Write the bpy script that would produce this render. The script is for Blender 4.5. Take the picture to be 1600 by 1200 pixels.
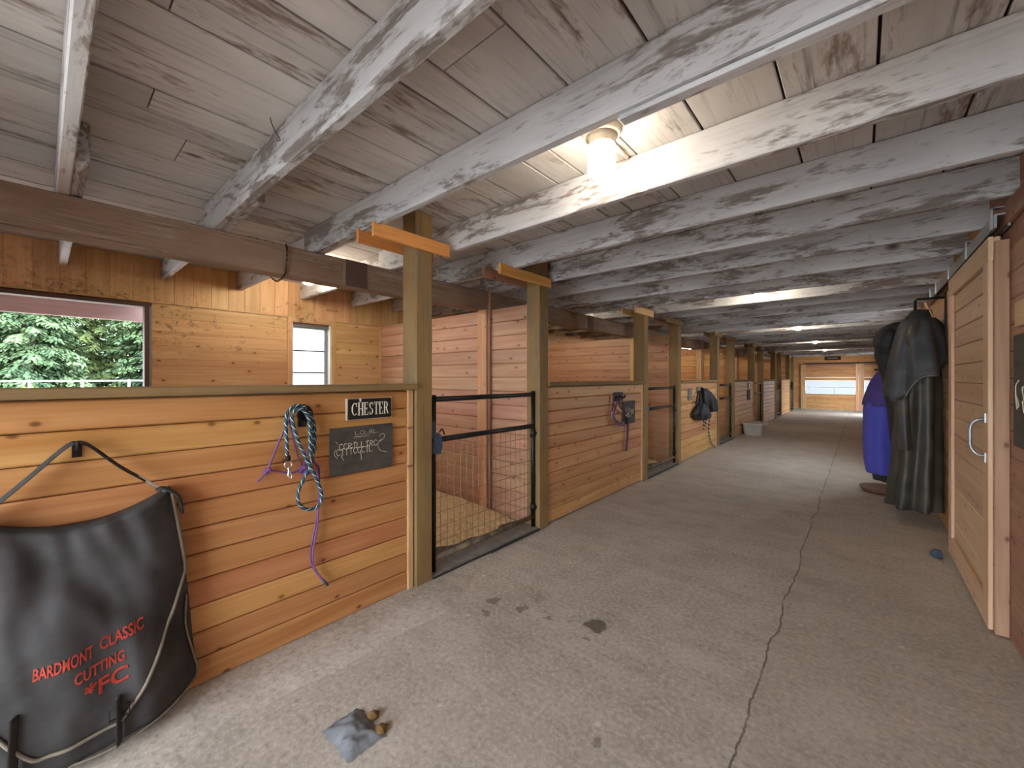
import bpy, bmesh, math, random
from mathutils import Vector, Matrix, noise, Euler
random.seed(7)
PI = math.pi
sc = bpy.context.scene
for o in list(bpy.data.objects):
    bpy.data.objects.remove(o)
COL = sc.collection

# ------------------------------------------------------------------ camera
F, H, CY = 633.0, 1.35, 591.0
YAW = math.atan2(545, 633)
cam = bpy.data.cameras.new('camera')
cam.sensor_width = 36
cam.lens = 36 * F / 1600
cam.shift_y = -(600 - CY) / 1600
cam.clip_start = 0.02
co = bpy.data.objects.new('camera', cam)
co.location = (0, 0, H)
co.rotation_euler = (PI / 2, 0, YAW)
COL.objects.link(co)
sc.camera = co

# ------------------------------------------------------------------ sky and exposure
SKY = 5.2
w = bpy.data.worlds.new('overcast_sky')
sc.world = w
w.use_nodes = True
bg = w.node_tree.nodes['Background']
bg.inputs[0].default_value = (0.80, 0.90, 1.0, 1)
bg.inputs[1].default_value = SKY
BULB = 25.0
vs = sc.view_settings
vs.view_transform = 'Standard'
vs.look = 'None'
vs.exposure = 1.58
vs.gamma = 1
vs.use_curve_mapping = False


def portal(loc, rot, sx, sy):
    l = bpy.data.lights.new('daylight_portal', 'AREA')
    l.shape = 'RECTANGLE'
    l.size, l.size_y = sx, sy
    l.cycles.is_portal = True
    o = bpy.data.objects.new('daylight_portal', l)
    o.location = loc
    o.rotation_euler = rot
    COL.objects.link(o)


# main measures
YB, YE = -2.6, 21.4            # barn ends
XP = -2.16                     # aisle face of the posts
XW = -2.185                    # face of the stall fronts
XO = -4.85                     # outer wall
XR = 0.585                     # right wall
ZJ, ZC = 2.25, 2.435           # joist underside, ceiling
PER = 3.61                     # stall period
portal((-0.8, YB - 0.02, 1.12), (PI / 2, 0, PI), 2.75, 2.2)       # open barn end behind the camera
portal((XR + 0.12, 7.7, 1.55), (0, PI / 2, 0), 1.1, 1.0)           # side doorway
portal((XR + 0.12, 19.7, 1.05), (0, PI / 2, 0), 2.1, 1.4)
portal((XO - 0.12, 0.05, 1.6), (0, -PI / 2, 0), 0.95, 1.1)

# ------------------------------------------------------------------ node helpers


class NT:
    def __init__(s, name):
        s.m = bpy.data.materials.new(name)
        s.m.use_nodes = True
        s.t = s.m.node_tree
        s.b = s.t.nodes['Principled BSDF']
        s.out = s.t.nodes['Material Output']

    def n(s, typ, **kw):
        nd = s.t.nodes.new('ShaderNode' + typ)
        for k, v in kw.items():
            setattr(nd, k, v)
        return nd

    def l(s, a, b):
        s.t.links.new(a, b)

    def set(s, sock, v):
        if hasattr(v, 'is_linked'):
            s.l(v, sock)
        elif isinstance(v, (tuple, list)) and len(v) == 3 and sock.type == 'RGBA':
            sock.default_value = (*v, 1)
        else:
            sock.default_value = v

    def math(s, op, a, b=None, c=None, clamp=False):
        nd = s.n('Math', operation=op, use_clamp=clamp)
        for i, v in enumerate((a, b, c)):
            if v is not None:
                s.set(nd.inputs[i], v)
        return nd.outputs[0]

    def vmath(s, op, a, b=None):
        nd = s.n('VectorMath', operation=op)
        s.set(nd.inputs[0], a)
        if b is not None:
            s.set(nd.inputs[1], b)
        return nd.outputs[1] if op in ('LENGTH', 'DISTANCE') else nd.outputs[0]

    def mix(s, f, a, b, typ='MIX'):
        nd = s.n('Mix', data_type='RGBA', blend_type=typ)
        s.set(nd.inputs[0], f)
        s.set(nd.inputs[6], a)
        s.set(nd.inputs[7], b)
        return nd.outputs[2]

    def ramp(s, f, stops):
        nd = s.n('ValToRGB')
        els = nd.color_ramp.elements
        while len(els) < len(stops):
            els.new(0.5)
        for e, (p, c) in zip(els, stops):
            e.position = p
            e.color = (*c, 1) if isinstance(c, tuple) else (c, c, c, 1)
        s.l(f, nd.inputs[0])
        return nd.outputs[0]

    def maprange(s, v, a, b, c=0.0, d=1.0):
        nd = s.n('MapRange')
        s.set(nd.inputs[0], v)
        for i, x in enumerate((a, b, c, d)):
            nd.inputs[i + 1].default_value = x
        return nd.outputs[0]

    def noise(s, vec, scale, detail=4, rough=0.55, dist=0.0):
        nd = s.n('TexNoise')
        s.l(vec, nd.inputs['Vector'])
        nd.inputs['Scale'].default_value = scale
        nd.inputs['Detail'].default_value = detail
        nd.inputs['Roughness'].default_value = rough
        nd.inputs['Distortion'].default_value = dist
        return nd.outputs[0]

    def coords(s, scale=(1, 1, 1), rnd=True):
        tc = s.n('TexCoord').outputs['Object']
        if rnd:
            oi = s.n('ObjectInfo').outputs['Random']
            s.rand = oi
            off = s.n('CombineXYZ')
            s.l(s.math('MULTIPLY', oi, 91.0), off.inputs[0])
            s.l(s.math('MULTIPLY', oi, 47.0), off.inputs[1])
            s.l(s.math('MULTIPLY', oi, 23.0), off.inputs[2])
            tc = s.vmath('ADD', tc, off.outputs[0])
        s.raw = tc
        return s.vmath('MULTIPLY', tc, scale)

    def bump(s, h, strength=0.3, dist=0.01):
        nd = s.n('Bump')
        nd.inputs['Strength'].default_value = strength
        nd.inputs['Distance'].default_value = dist
        s.l(h, nd.inputs['Height'])
        s.l(nd.outputs[0], s.b.inputs['Normal'])

    def fin(s, col=None, rough=0.6, metal=0.0, spec=None):
        if col is not None:
            s.set(s.b.inputs['Base Color'], col)
        s.set(s.b.inputs['Roughness'], rough)
        s.b.inputs['Metallic'].default_value = metal
        if spec is not None:
            s.b.inputs['Specular IOR Level'].default_value = spec
        return s.m


def lin(r, g, b):
    f = lambda c: (c / 255 / 12.92) if c / 255 <= 0.04045 else ((c / 255 + 0.055) / 1.055) ** 2.4
    return (f(r), f(g), f(b))


def pine(name, light, dark, knot=lin(95, 50, 22), rough=0.5, var=0.13, stain=None, kn=0.1):
    t = NT(name)
    v = t.coords((1, 1, 1))
    g1 = t.noise(t.vmath('MULTIPLY', t.raw, (0.9, 16, 16)), 1.0, 3, 0.6, 0.8)
    g2 = t.noise(t.vmath('MULTIPLY', t.raw, (3, 90, 90)), 1.0, 2, 0.5)
    c = t.mix(t.maprange(g1, 0.3, 0.72), light, dark)
    c = t.mix(t.math('MULTIPLY', t.maprange(g2, 0.45, 0.75), 0.25), c, dark)
    vor = t.n('TexVoronoi', voronoi_dimensions='2D')
    sx = t.n('SeparateXYZ')
    t.l(t.raw, sx.inputs[0])
    cx = t.n('CombineXYZ')
    t.l(t.math('MULTIPLY', sx.outputs[0], 5.0), cx.inputs[0])
    t.l(t.math('MULTIPLY', sx.outputs[2], 8.0), cx.inputs[1])
    t.l(cx.outputs[0], vor.inputs['Vector'])
    vor.inputs['Scale'].default_value = 1.0
    k = t.maprange(vor.outputs['Distance'], kn, kn * 0.4)
    ring = t.maprange(vor.outputs['Distance'], kn * 3, kn, 0, 0.35)
    keep = t.math('GREATER_THAN', vor.outputs['Color'], 0.56)
    c = t.mix(t.math('MULTIPLY', ring, keep), c, dark)
    c = t.mix(t.math('MULTIPLY', t.math('MULTIPLY', k, keep), 0.8), c, knot)
    hs = t.n('HueSaturation')
    t.l(c, hs.inputs['Color'])
    t.l(t.maprange(t.rand, 0, 1, 1 - var, 1 + var * 0.6), hs.inputs['Value'])
    rr = t.math('FRACT', t.math('MULTIPLY', t.rand, 7.13))
    t.l(t.maprange(rr, 0, 1, 0.485, 0.51), hs.inputs['Hue'])
    c = hs.outputs[0]
    if stain:
        pos = t.n('NewGeometry').outputs['Position']
        s1 = t.noise(t.vmath('MULTIPLY', pos, (1, 7, 9)), 1.6, 6, 0.75, 1.0)
        s2 = t.noise(pos, 1.1, 2, 0.5)
        sm = t.maprange(t.math('ADD', s1, t.math('MULTIPLY', s2, 0.5)), 0.83, 0.98)
        sep = t.n('SeparateXYZ')
        t.l(pos, sep.inputs[0])
        zone = t.maprange(t.math('ABSOLUTE', t.math('SUBTRACT', sep.outputs[2], stain[0])), stain[1], stain[1] * 0.3)
        c = t.mix(t.math('MULTIPLY', t.math('MULTIPLY', sm, zone), stain[2]), c, lin(48, 30, 16))
    return t.fin(c, rough, 0, 0.35)


def paintwood(name, paint, paint2, wood, wood2, lo, hi, rough=0.8, var=0.15, knots=True, streak=0.45):
    t = NT(name)
    t.coords()
    a = t.noise(t.vmath('MULTIPLY', t.raw, (2.2, 9, 9)), 1.0, 5, 0.7, 0.6)
    b = t.noise(t.vmath('MULTIPLY', t.raw, (0.7, 2.2, 2.2)), 1.0, 3, 0.5)
    g = t.noise(t.vmath('MULTIPLY', t.raw, (2.5, 70, 70)), 1.0, 3, 0.6)
    f = t.noise(t.vmath('MULTIPLY', t.raw, (14, 60, 60)), 1.0, 3, 0.6)
    m = t.math('ADD', t.math('MULTIPLY', a, 0.62), t.math('MULTIPLY', b, 0.38))
    m = t.math('ADD', m, t.math('MULTIPLY', t.math('SUBTRACT', f, 0.5), 0.22))
    peel = t.maprange(m, lo, hi)
    pc = t.mix(t.maprange(t.noise(t.vmath('MULTIPLY', t.raw, (1.5, 4, 4)), 1.3, 4, 0.6), 0.3, 0.7), paint, paint2)
    pc = t.mix(t.math('MULTIPLY', t.maprange(g, 0.55, 0.8), 0.35), pc, wood)
    wc = t.mix(t.maprange(g, 0.3, 0.7), wood, wood2)
    c = t.mix(peel, pc, wc)
    st = t.noise(t.vmath('MULTIPLY', t.raw, (1.1, 34, 34)), 1.0, 3, 0.7, 0.3)
    c = t.mix(t.math('MULTIPLY', t.maprange(st, 0.56, 0.72), t.maprange(b, 0.36, 0.6, 0.1, streak)), c, lin(84, 74, 68))
    if knots:
        vor = t.n('TexVoronoi')
        t.l(t.vmath('MULTIPLY', t.raw, (1.6, 4.5, 2.0)), vor.inputs['Vector'])
        vor.inputs['Scale'].default_value = 1.0
        k = t.maprange(vor.outputs['Distance'], 0.1, 0.05)
        keep = t.math('GREATER_THAN', vor.outputs['Color'], 0.6)
        c = t.mix(t.math('MULTIPLY', t.math('MULTIPLY', k, keep), 0.8), c, lin(60, 48, 42))
    hs = t.n('HueSaturation')
    t.l(c, hs.inputs['Color'])
    t.l(t.maprange(t.rand, 0, 1, 1 - var, 1 + var * 0.5), hs.inputs['Value'])
    t.bump(a, 0.35, 0.008)
    return t.fin(hs.outputs[0], rough, 0, 0.25)


def plain(name, col, rough=0.6, metal=0.0, spec=None, nz=0.0, col2=None, nscale=20, bump=0.0, stretch=(1, 1, 1)):
    t = NT(name)
    if nz or bump or col2:
        t.coords(rnd=False)
        a = t.noise(t.vmath('MULTIPLY', t.raw, stretch), nscale, 5, 0.6)
        c = t.mix(t.maprange(a, 0.35, 0.65), col, col2 or tuple(x * (1 - nz) for x in col))
        if bump:
            t.bump(a, bump, 0.01)
        return t.fin(c, rough, metal, spec)
    return t.fin(col, rough, metal, spec)


M = {}
M['pine'] = pine('orange_pine', lin(204, 150, 96), lin(172, 112, 62))
M['pine_far'] = pine('yellow_pine', lin(210, 166, 112), lin(182, 128, 76))
M['pine_outer'] = pine('outer_wall_pine', lin(226, 194, 146), lin(198, 156, 104), stain=(1.9, 0.55, 0.85))
M['pine_pink'] = pine('partition_pine', lin(206, 170, 142), lin(180, 134, 106))
M['pine_door'] = pine('door_pine', lin(212, 184, 150), lin(192, 156, 118), kn=0.085)
M['pine_red'] = pine('reddish_plank', lin(174, 134, 108), lin(140, 100, 78))
M['cleat'] = pine('orange_cleat', lin(224, 166, 92), lin(200, 138, 68), kn=0.05)
M['trim'] = pine('trim_pine', lin(220, 184, 138), lin(196, 150, 104), kn=0.06)
M['post'] = paintwood('weathered_post', lin(150, 122, 80), lin(128, 100, 62), lin(112, 94, 68), lin(134, 120, 96), 0.5, 0.62, 0.75, 0.16)
M['cap'] = paintwood('weathered_cap', lin(146, 120, 80), lin(126, 100, 66), lin(108, 90, 62), lin(140, 118, 86), 0.5, 0.65, 0.75, 0.12)
M['girder'] = paintwood('brown_girder', lin(158, 134, 114), lin(128, 104, 86), lin(98, 78, 64), lin(184, 164, 146), 0.47, 0.6, 0.85, 0.1)
M['joist'] = paintwood('peeling_joist', lin(214, 215, 217), lin(188, 189, 193), lin(122, 112, 107), lin(156, 149, 146), 0.495, 0.56)
M['ceil'] = paintwood('peeling_ceiling', lin(206, 203, 200), lin(184, 180, 177), lin(124, 108, 98), lin(154, 140, 130), 0.545, 0.63, var=0.14, streak=0.7)
M['deck'] = plain('dark_sky_block', lin(40, 34, 30), 0.9, nz=0.3)
M['black'] = plain('black_pipe', lin(22, 23, 25), 0.4, 0.3)
M['muddy'] = plain('muddy_pipe', lin(134, 114, 86), 0.7, col2=lin(60, 54, 48), nscale=9)
M['wire'] = plain('gate_wire', lin(150, 130, 105), 0.5, 0.6)
M['galv'] = plain('galvanized_steel', lin(165, 168, 170), 0.42, 0.75, nz=0.25, nscale=30)
M['chrome'] = plain('bright_metal', lin(205, 208, 212), 0.28, 0.9)
M['iron'] = plain('dark_iron', lin(42, 36, 34), 0.6, 0.5, nz=0.4, nscale=60)
M['latch'] = plain('blue_latch', lin(72, 90, 112), 0.5, 0.2, nz=0.15, nscale=40)
M['sill'] = plain('dark_sill', lin(124, 118, 112), 0.85, nz=0.35, nscale=12, bump=0.3)
M['sillb'] = plain('sill_rubber', lin(52, 50, 48), 0.85, nz=0.3, nscale=14)
M['white'] = plain('white_paint', lin(225, 226, 226), 0.5)
M['sign'] = plain('sign_black', lin(28, 27, 27), 0.5, nz=0.2, nscale=30)
M['signedge'] = plain('sign_edge', lin(196, 180, 156), 0.6)
M['letter'] = plain('sign_letter', lin(226, 218, 200), 0.6)
M['chalkb'] = plain('chalkboard', lin(82, 76, 68), 0.85, col2=lin(62, 57, 52), nscale=7, stretch=(1, 1, 3))
M['chalk'] = plain('chalk', lin(206, 196, 174), 0.9)
M['bagc'] = plain('black_canvas', lin(42, 39, 36), 0.8, col2=lin(72, 70, 71), nscale=4.5, bump=0.25)
M['bagl'] = plain('faded_canvas', lin(86, 88, 96), 0.85, col2=lin(52, 50, 52), nscale=6, bump=0.25)
M['piping'] = plain('grey_piping', lin(134, 122, 106), 0.8, nz=0.2)
M['strap'] = plain('webbing_strap', lin(56, 52, 50), 0.8, nz=0.3, nscale=50)
M['red'] = plain('red_print', lin(186, 62, 46), 0.8, nz=0.35, nscale=60)
M['purple'] = plain('purple_cord', lin(118, 76, 134), 0.7, nz=0.25, nscale=90)
M['plum'] = plain('plum_webbing', lin(92, 56, 92), 0.7, nz=0.3, nscale=60)
M['oil'] = plain('dark_oilskin', lin(46, 44, 39), 0.5, col2=lin(78, 73, 62), nscale=5, bump=0.35)
M['oilcape'] = plain('dark_blue_oilskin', lin(52, 54, 58), 0.55, col2=lin(74, 76, 80), nscale=7, bump=0.3)
M['blackcloth'] = plain('black_cloth', lin(30, 30, 32), 0.7, col2=lin(46, 46, 48), nscale=9, bump=0.3)
M['blue'] = plain('blue_cloth', lin(66, 72, 172), 0.75, col2=lin(82, 78, 180), nscale=5, bump=0.25)
M['violet'] = plain('violet_yoke', lin(76, 62, 138), 0.75, col2=lin(64, 54, 118), nscale=6, bump=0.25)
M['bin'] = plain('grey_plastic', lin(168, 160, 150), 0.5, nz=0.12, nscale=8)
M['binlid'] = plain('pale_plastic_lid', lin(188, 178, 164), 0.5)
M['pan'] = plain('brown_rubber', lin(116, 78, 62), 0.7, nz=0.2)
M['debris'] = plain('grey_rag', lin(126, 128, 132), 0.8, nz=0.25, nscale=25)
M['rust'] = plain('rust', lin(132, 100, 52), 0.9, nz=0.4, nscale=80)
M['jamb'] = plain('brown_jamb', lin(98, 76, 68), 0.7, nz=0.25, nscale=10, stretch=(1, 10, 10))
M['fascia'] = paintwood('pinkish_eave', lin(172, 146, 142), lin(158, 130, 126), lin(140, 112, 108), lin(150, 124, 120), 0.55, 0.75, var=0.03)
M['enamel'] = plain('cream_enamel', lin(214, 204, 186), 0.5, nz=0.15, nscale=30)
M['cage'] = plain('cage_wire', lin(168, 160, 150), 0.5, 0.4)
M['fence'] = plain('fence_white', lin(226, 226, 228), 0.6)
M['trunk'] = plain('bark', lin(118, 98, 88), 0.9, nz=0.3)


def rope_mat():
    t = NT('braided_lead_rope')
    uv = t.n('UVMap').outputs[0]
    sep = t.n('SeparateXYZ')
    t.l(uv, sep.inputs[0])
    s = t.math('FRACT', t.math('ADD', t.math('MULTIPLY', sep.outputs[0], 2.0), t.math('MULTIPLY', sep.outputs[1], 26.0)))
    c = t.ramp(s, [(0.0, lin(24, 62, 84)), (0.34, lin(28, 92, 104)), (0.52, lin(18, 26, 44)), (0.8, lin(190, 200, 196))])
    t.t.nodes[-1]
    for nd in t.t.nodes:
        if nd.type == 'VALTORGB':
            nd.color_ramp.interpolation = 'CONSTANT'
    return t.fin(c, 0.6)


def bw_rope_mat():
    t = NT('black_white_rope')
    uv = t.n('UVMap').outputs[0]
    sep = t.n('SeparateXYZ')
    t.l(uv, sep.inputs[0])
    s = t.math('FRACT', t.math('ADD', sep.outputs[0], t.math('MULTIPLY', sep.outputs[1], 14.0)))
    c = t.ramp(s, [(0.0, lin(24, 24, 26)), (0.62, lin(190, 180, 160))])
    for nd in t.t.nodes:
        if nd.type == 'VALTORGB':
            nd.color_ramp.interpolation = 'CONSTANT'
    return t.fin(c, 0.6)


M['rope'] = rope_mat()
M['bwrope'] = bw_rope_mat()


def concrete():
    t = NT('worn_concrete')
    pos = t.n('NewGeometry').outputs['Position']
    t.raw = pos
    big = t.noise(pos, 0.7, 5, 0.6, 0.4)
    mid = t.noise(pos, 4.0, 6, 0.65)
    fine = t.noise(pos, 45.0, 4, 0.7)
    drag = t.noise(t.vmath('MULTIPLY', pos, (1.4, 6.0, 1)), 1.5, 4, 0.6)
    c = t.ramp(big, [(0.3, lin(164, 152, 139)), (0.5, lin(180, 168, 155)), (0.7, lin(190, 179, 167))])
    c = t.mix(t.maprange(mid, 0.42, 0.72, 0, 0.5), c, lin(140, 127, 114))
    c = t.mix(t.maprange(drag, 0.5, 0.75, 0, 0.25), c, lin(216, 205, 193))
    c = t.mix(t.maprange(fine, 0.5, 0.72, 0, 0.5), c, lin(226, 218, 208))
    c = t.mix(t.maprange(fine, 0.46, 0.3, 0, 0.5), c, lin(112, 101, 91))
    sp = t.n('TexVoronoi')
    t.l(pos, sp.inputs['Vector'])
    sp.inputs['Scale'].default_value = 5.5
    spm = t.math('MULTIPLY', t.maprange(sp.outputs['Distance'], 0.085, 0.05), t.math('GREATER_THAN', sp.outputs['Color'], 0.55))
    c = t.mix(t.math('MULTIPLY', spm, 0.6), c, lin(222, 216, 206))
    sep = t.n('SeparateXYZ')
    t.l(pos, sep.inputs[0])
    x, y = sep.outputs[0], sep.outputs[1]
    # control joint that cracked, X about -0.4
    w1 = t.noise(t.vmath('MULTIPLY', pos, (0, 1, 0)), 1.6, 6, 0.65)
    cx = t.math('ADD', x, t.math('ADD', t.math('MULTIPLY', t.math('SUBTRACT', w1, 0.5), 0.13), 0.345))
    cr = t.maprange(t.math('ABSOLUTE', cx), 0.006, 0.002)
    crw = t.maprange(t.noise(pos, 5.0, 3, 0.6), 0.3, 0.5, 0.15, 0.75)
    crack = t.math('MULTIPLY', cr, crw)
    c = t.mix(t.maprange(cx, -0.01, 0.01, 0, 0.22), c, lin(156, 138, 118))
    c = t.mix(crack, c, lin(66, 58, 52))
    # damp spots left by a hose or a horse
    warp = t.vmath('ADD', pos, t.vmath('MULTIPLY', t.n('TexNoise').outputs[1], (0, 0, 0)))
    wn = t.n('TexNoise')
    t.l(pos, wn.inputs['Vector'])
    wn.inputs['Scale'].default_value = 14
    wn.inputs['Detail'].default_value = 4
    warp = t.vmath('ADD', pos, t.vmath('MULTIPLY', t.vmath('SUBTRACT', wn.outputs[1], (0.5, 0.5, 0.5)), (0.13, 0.13, 0)))
    tot = None
    for (sx, sy, r, k) in [(-1.09, 1.97, 0.078, 0.85), (-1.08, 1.83, 0.03, 0.5), (-1.69, 1.79, 0.05, 0.6), (-1.62, 1.66, 0.03, 0.5), (-1.50, 1.84, 0.045, 0.6),
                        (-1.34, 1.86, 0.025, 0.6), (-1.22, 1.9, 0.02, 0.5), (-0.75, 1.35, 0.03, 0.5), (-1.5, 2.0, 0.06, 0.25)]:
        d = t.vmath('DISTANCE', warp, (sx, sy, 0))
        mk = t.maprange(d, r * 0.85, r * 0.6, 0, k)
        tot = mk if tot is None else t.math('MAXIMUM', tot, mk)
    c = t.mix(tot, c, lin(92, 82, 66))
    t.bump(fine, 0.14, 0.006)
    return t.fin(c, 0.72, 0, 0.35)


M['concrete'] = concrete()
M['apron'] = plain('pale_concrete_apron', lin(176, 168, 160), 0.85, col2=lin(146, 136, 128), nscale=9, bump=0.25)


def glow(name, col, st):
    t = NT(name)
    t.t.nodes.remove(t.b)
    e = t.n('Emission')
    e.inputs[0].default_value = (*col, 1)
    e.inputs[1].default_value = st
    t.l(e.outputs[0], t.out.inputs[0])
    return t.m


M['globe'] = glow('lit_globe', (1.0, 0.86, 0.68), BULB)
M['globe_stall'] = glow('lit_stall_globe', (1.0, 0.86, 0.68), BULB * 2.4)


def translucent(name, col, frost=0.8):
    t = NT(name)
    t.t.nodes.remove(t.b)
    tr = t.n('BsdfTranslucent')
    tr.inputs[0].default_value = (*col, 1)
    df = t.n('BsdfDiffuse')
    df.inputs[0].default_value = (*col, 1)
    gl = t.n('BsdfTransparent')
    m1 = t.n('MixShader')
    m1.inputs[0].default_value = 0.4
    t.l(tr.outputs[0], m1.inputs[1])
    t.l(df.outputs[0], m1.inputs[2])
    m2 = t.n('MixShader')
    m2.inputs[0].default_value = frost
    t.l(gl.outputs[0], m2.inputs[1])
    t.l(m1.outputs[0], m2.inputs[2])
    t.l(m2.outputs[0], t.out.inputs[0])
    return t.m


M['louvre'] = translucent('dusty_louvre_glass', (0.75, 0.77, 0.76), 0.6)
M['panel'] = translucent('white_fibreglass', (0.46, 0.47, 0.48), 1.0)


def foliage_mat(name, a, b):
    t = NT(name)
    t.coords(rnd=False)
    n1 = t.noise(t.raw, 0.9, 4, 0.6)
    n2 = t.noise(t.raw, 7, 2, 0.6)
    c = t.mix(t.maprange(t.math('ADD', t.math('MULTIPLY', n1, 0.6), t.math('MULTIPLY', n2, 0.4)), 0.36, 0.64), a, b)
    hs = t.n('HueSaturation')
    t.l(c, hs.inputs['Color'])
    oi = t.n('ObjectInfo').outputs['Random']
    t.l(t.maprange(oi, 0, 1, 0.8, 1.2), hs.inputs['Value'])
    return t.fin(hs.outputs[0], 0.8, 0, 0.1)


M['fir'] = foliage_mat('fir_needles', lin(54, 78, 58), lin(116, 136, 94))
M['fir2'] = foliage_mat('yellow_fir_needles', lin(74, 98, 62), lin(144, 154, 96))
M['shrub'] = foliage_mat('shrub_leaves', lin(96, 116, 50), lin(140, 154, 70))
M['grass'] = plain('meadow', lin(112, 124, 72), 0.9, nz=0.3, nscale=2)
M['gravel'] = plain('pale_gravel', lin(168, 162, 154), 0.9, nz=0.2, nscale=12)
M['shav'] = plain('wood_shavings', lin(234, 214, 172), 0.9, col2=lin(200, 172, 128), nscale=28, bump=0.6)
M['mat'] = plain('stall_dirt', lin(78, 70, 64), 0.9, col2=lin(96, 88, 80), nscale=8, bump=0.3)

# ------------------------------------------------------------------ object helpers


def link(name, mesh, parent=None, loc=(0, 0, 0), rot=(0, 0, 0), mat=None):
    o = bpy.data.objects.new(name, mesh)
    COL.objects.link(o)
    o.location = loc
    o.rotation_euler = rot
    if parent is not None:
        o.parent = parent
        p = Vector((0, 0, 0))
        q = parent
        while q is not None:
            p += q.location
            q = q.parent
        o.location = Vector(loc) - p
    if mat is not None and mesh is not None:
        if not mesh.materials:
            mesh.materials.append(mat)
    return o


def tag(o, label, cat=None, group=None, kind=None):
    o['label'] = label
    if cat:
        o['category'] = cat
    if group:
        o['group'] = group
    if kind:
        o['kind'] = kind
    return o


def thing(name, label, cat, loc=(0, 0, 0), group=None, kind=None):
    return tag(link(name, None, None, loc), label, cat, group, kind)


_bc = {}


def boxmesh(L, W, T, ch, mat):
    key = (round(L, 3), round(W, 3), round(T, 3), ch, mat)
    if key in _bc:
        return _bc[key]
    a, b, l = W / 2, T / 2, L / 2
    c = min(ch, a * 0.45, b * 0.45)
    prof = [(-a + c, -b), (a - c, -b), (a, -b + c), (a, b - c), (a - c, b), (-a + c, b), (-a, b - c), (-a, -b + c)]
    vs_ = [(-l, y, z) for y, z in prof] + [(l, y, z) for y, z in prof]
    fs = [(i, i + 8, (i + 1) % 8 + 8, (i + 1) % 8) for i in range(8)]
    fs = [f[::-1] for f in fs]
    fs += [tuple(range(7, -1, -1))[::-1][::-1], tuple(range(8, 16))]
    m = bpy.data.meshes.new('board')
    m.from_pydata(vs_, [], fs)
    bm = bmesh.new()
    bm.from_mesh(m)
    bmesh.ops.recalc_face_normals(bm, faces=bm.faces)
    bm.to_mesh(m)
    bm.free()
    m.materials.append(M[mat])
    _bc[key] = m
    return m


def box(name, x0, x1, y0, y1, z0, z1, mat, parent=None, ch=0.004, axis=None):
    dx, dy, dz = x1 - x0, y1 - y0, z1 - z0
    c = ((x0 + x1) / 2, (y0 + y1) / 2, (z0 + z1) / 2)
    if axis is None:
        axis = 'xyz'[[dx, dy, dz].index(max(dx, dy, dz))]
    if axis == 'x':
        me, rot = boxmesh(dx, dy, dz, ch, mat), (0, 0, 0)
    elif axis == 'y':
        me, rot = boxmesh(dy, dx, dz, ch, mat), (0, 0, PI / 2)
    else:
        me, rot = boxmesh(dz, dy, dx, ch, mat), (0, -PI / 2, 0)
    return link(name, me, parent, c, rot)


def spline(pts, sub=6):
    pts = [Vector(p) for p in pts]
    if len(pts) < 3:
        return pts
    out = []
    P = [pts[0] * 2 - pts[1]] + pts + [pts[-1] * 2 - pts[-2]]
    for i in range(1, len(P) - 2):
        for k in range(sub):
            t = k / sub
            a, b, c, d = P[i - 1], P[i], P[i + 1], P[i + 2]
            out.append(0.5 * ((2 * b) + (c - a) * t + (2 * a - 5 * b + 4 * c - d) * t * t + (3 * b - a - 3 * c + d) * t ** 3))
    out.append(pts[-1])
    return out


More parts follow.
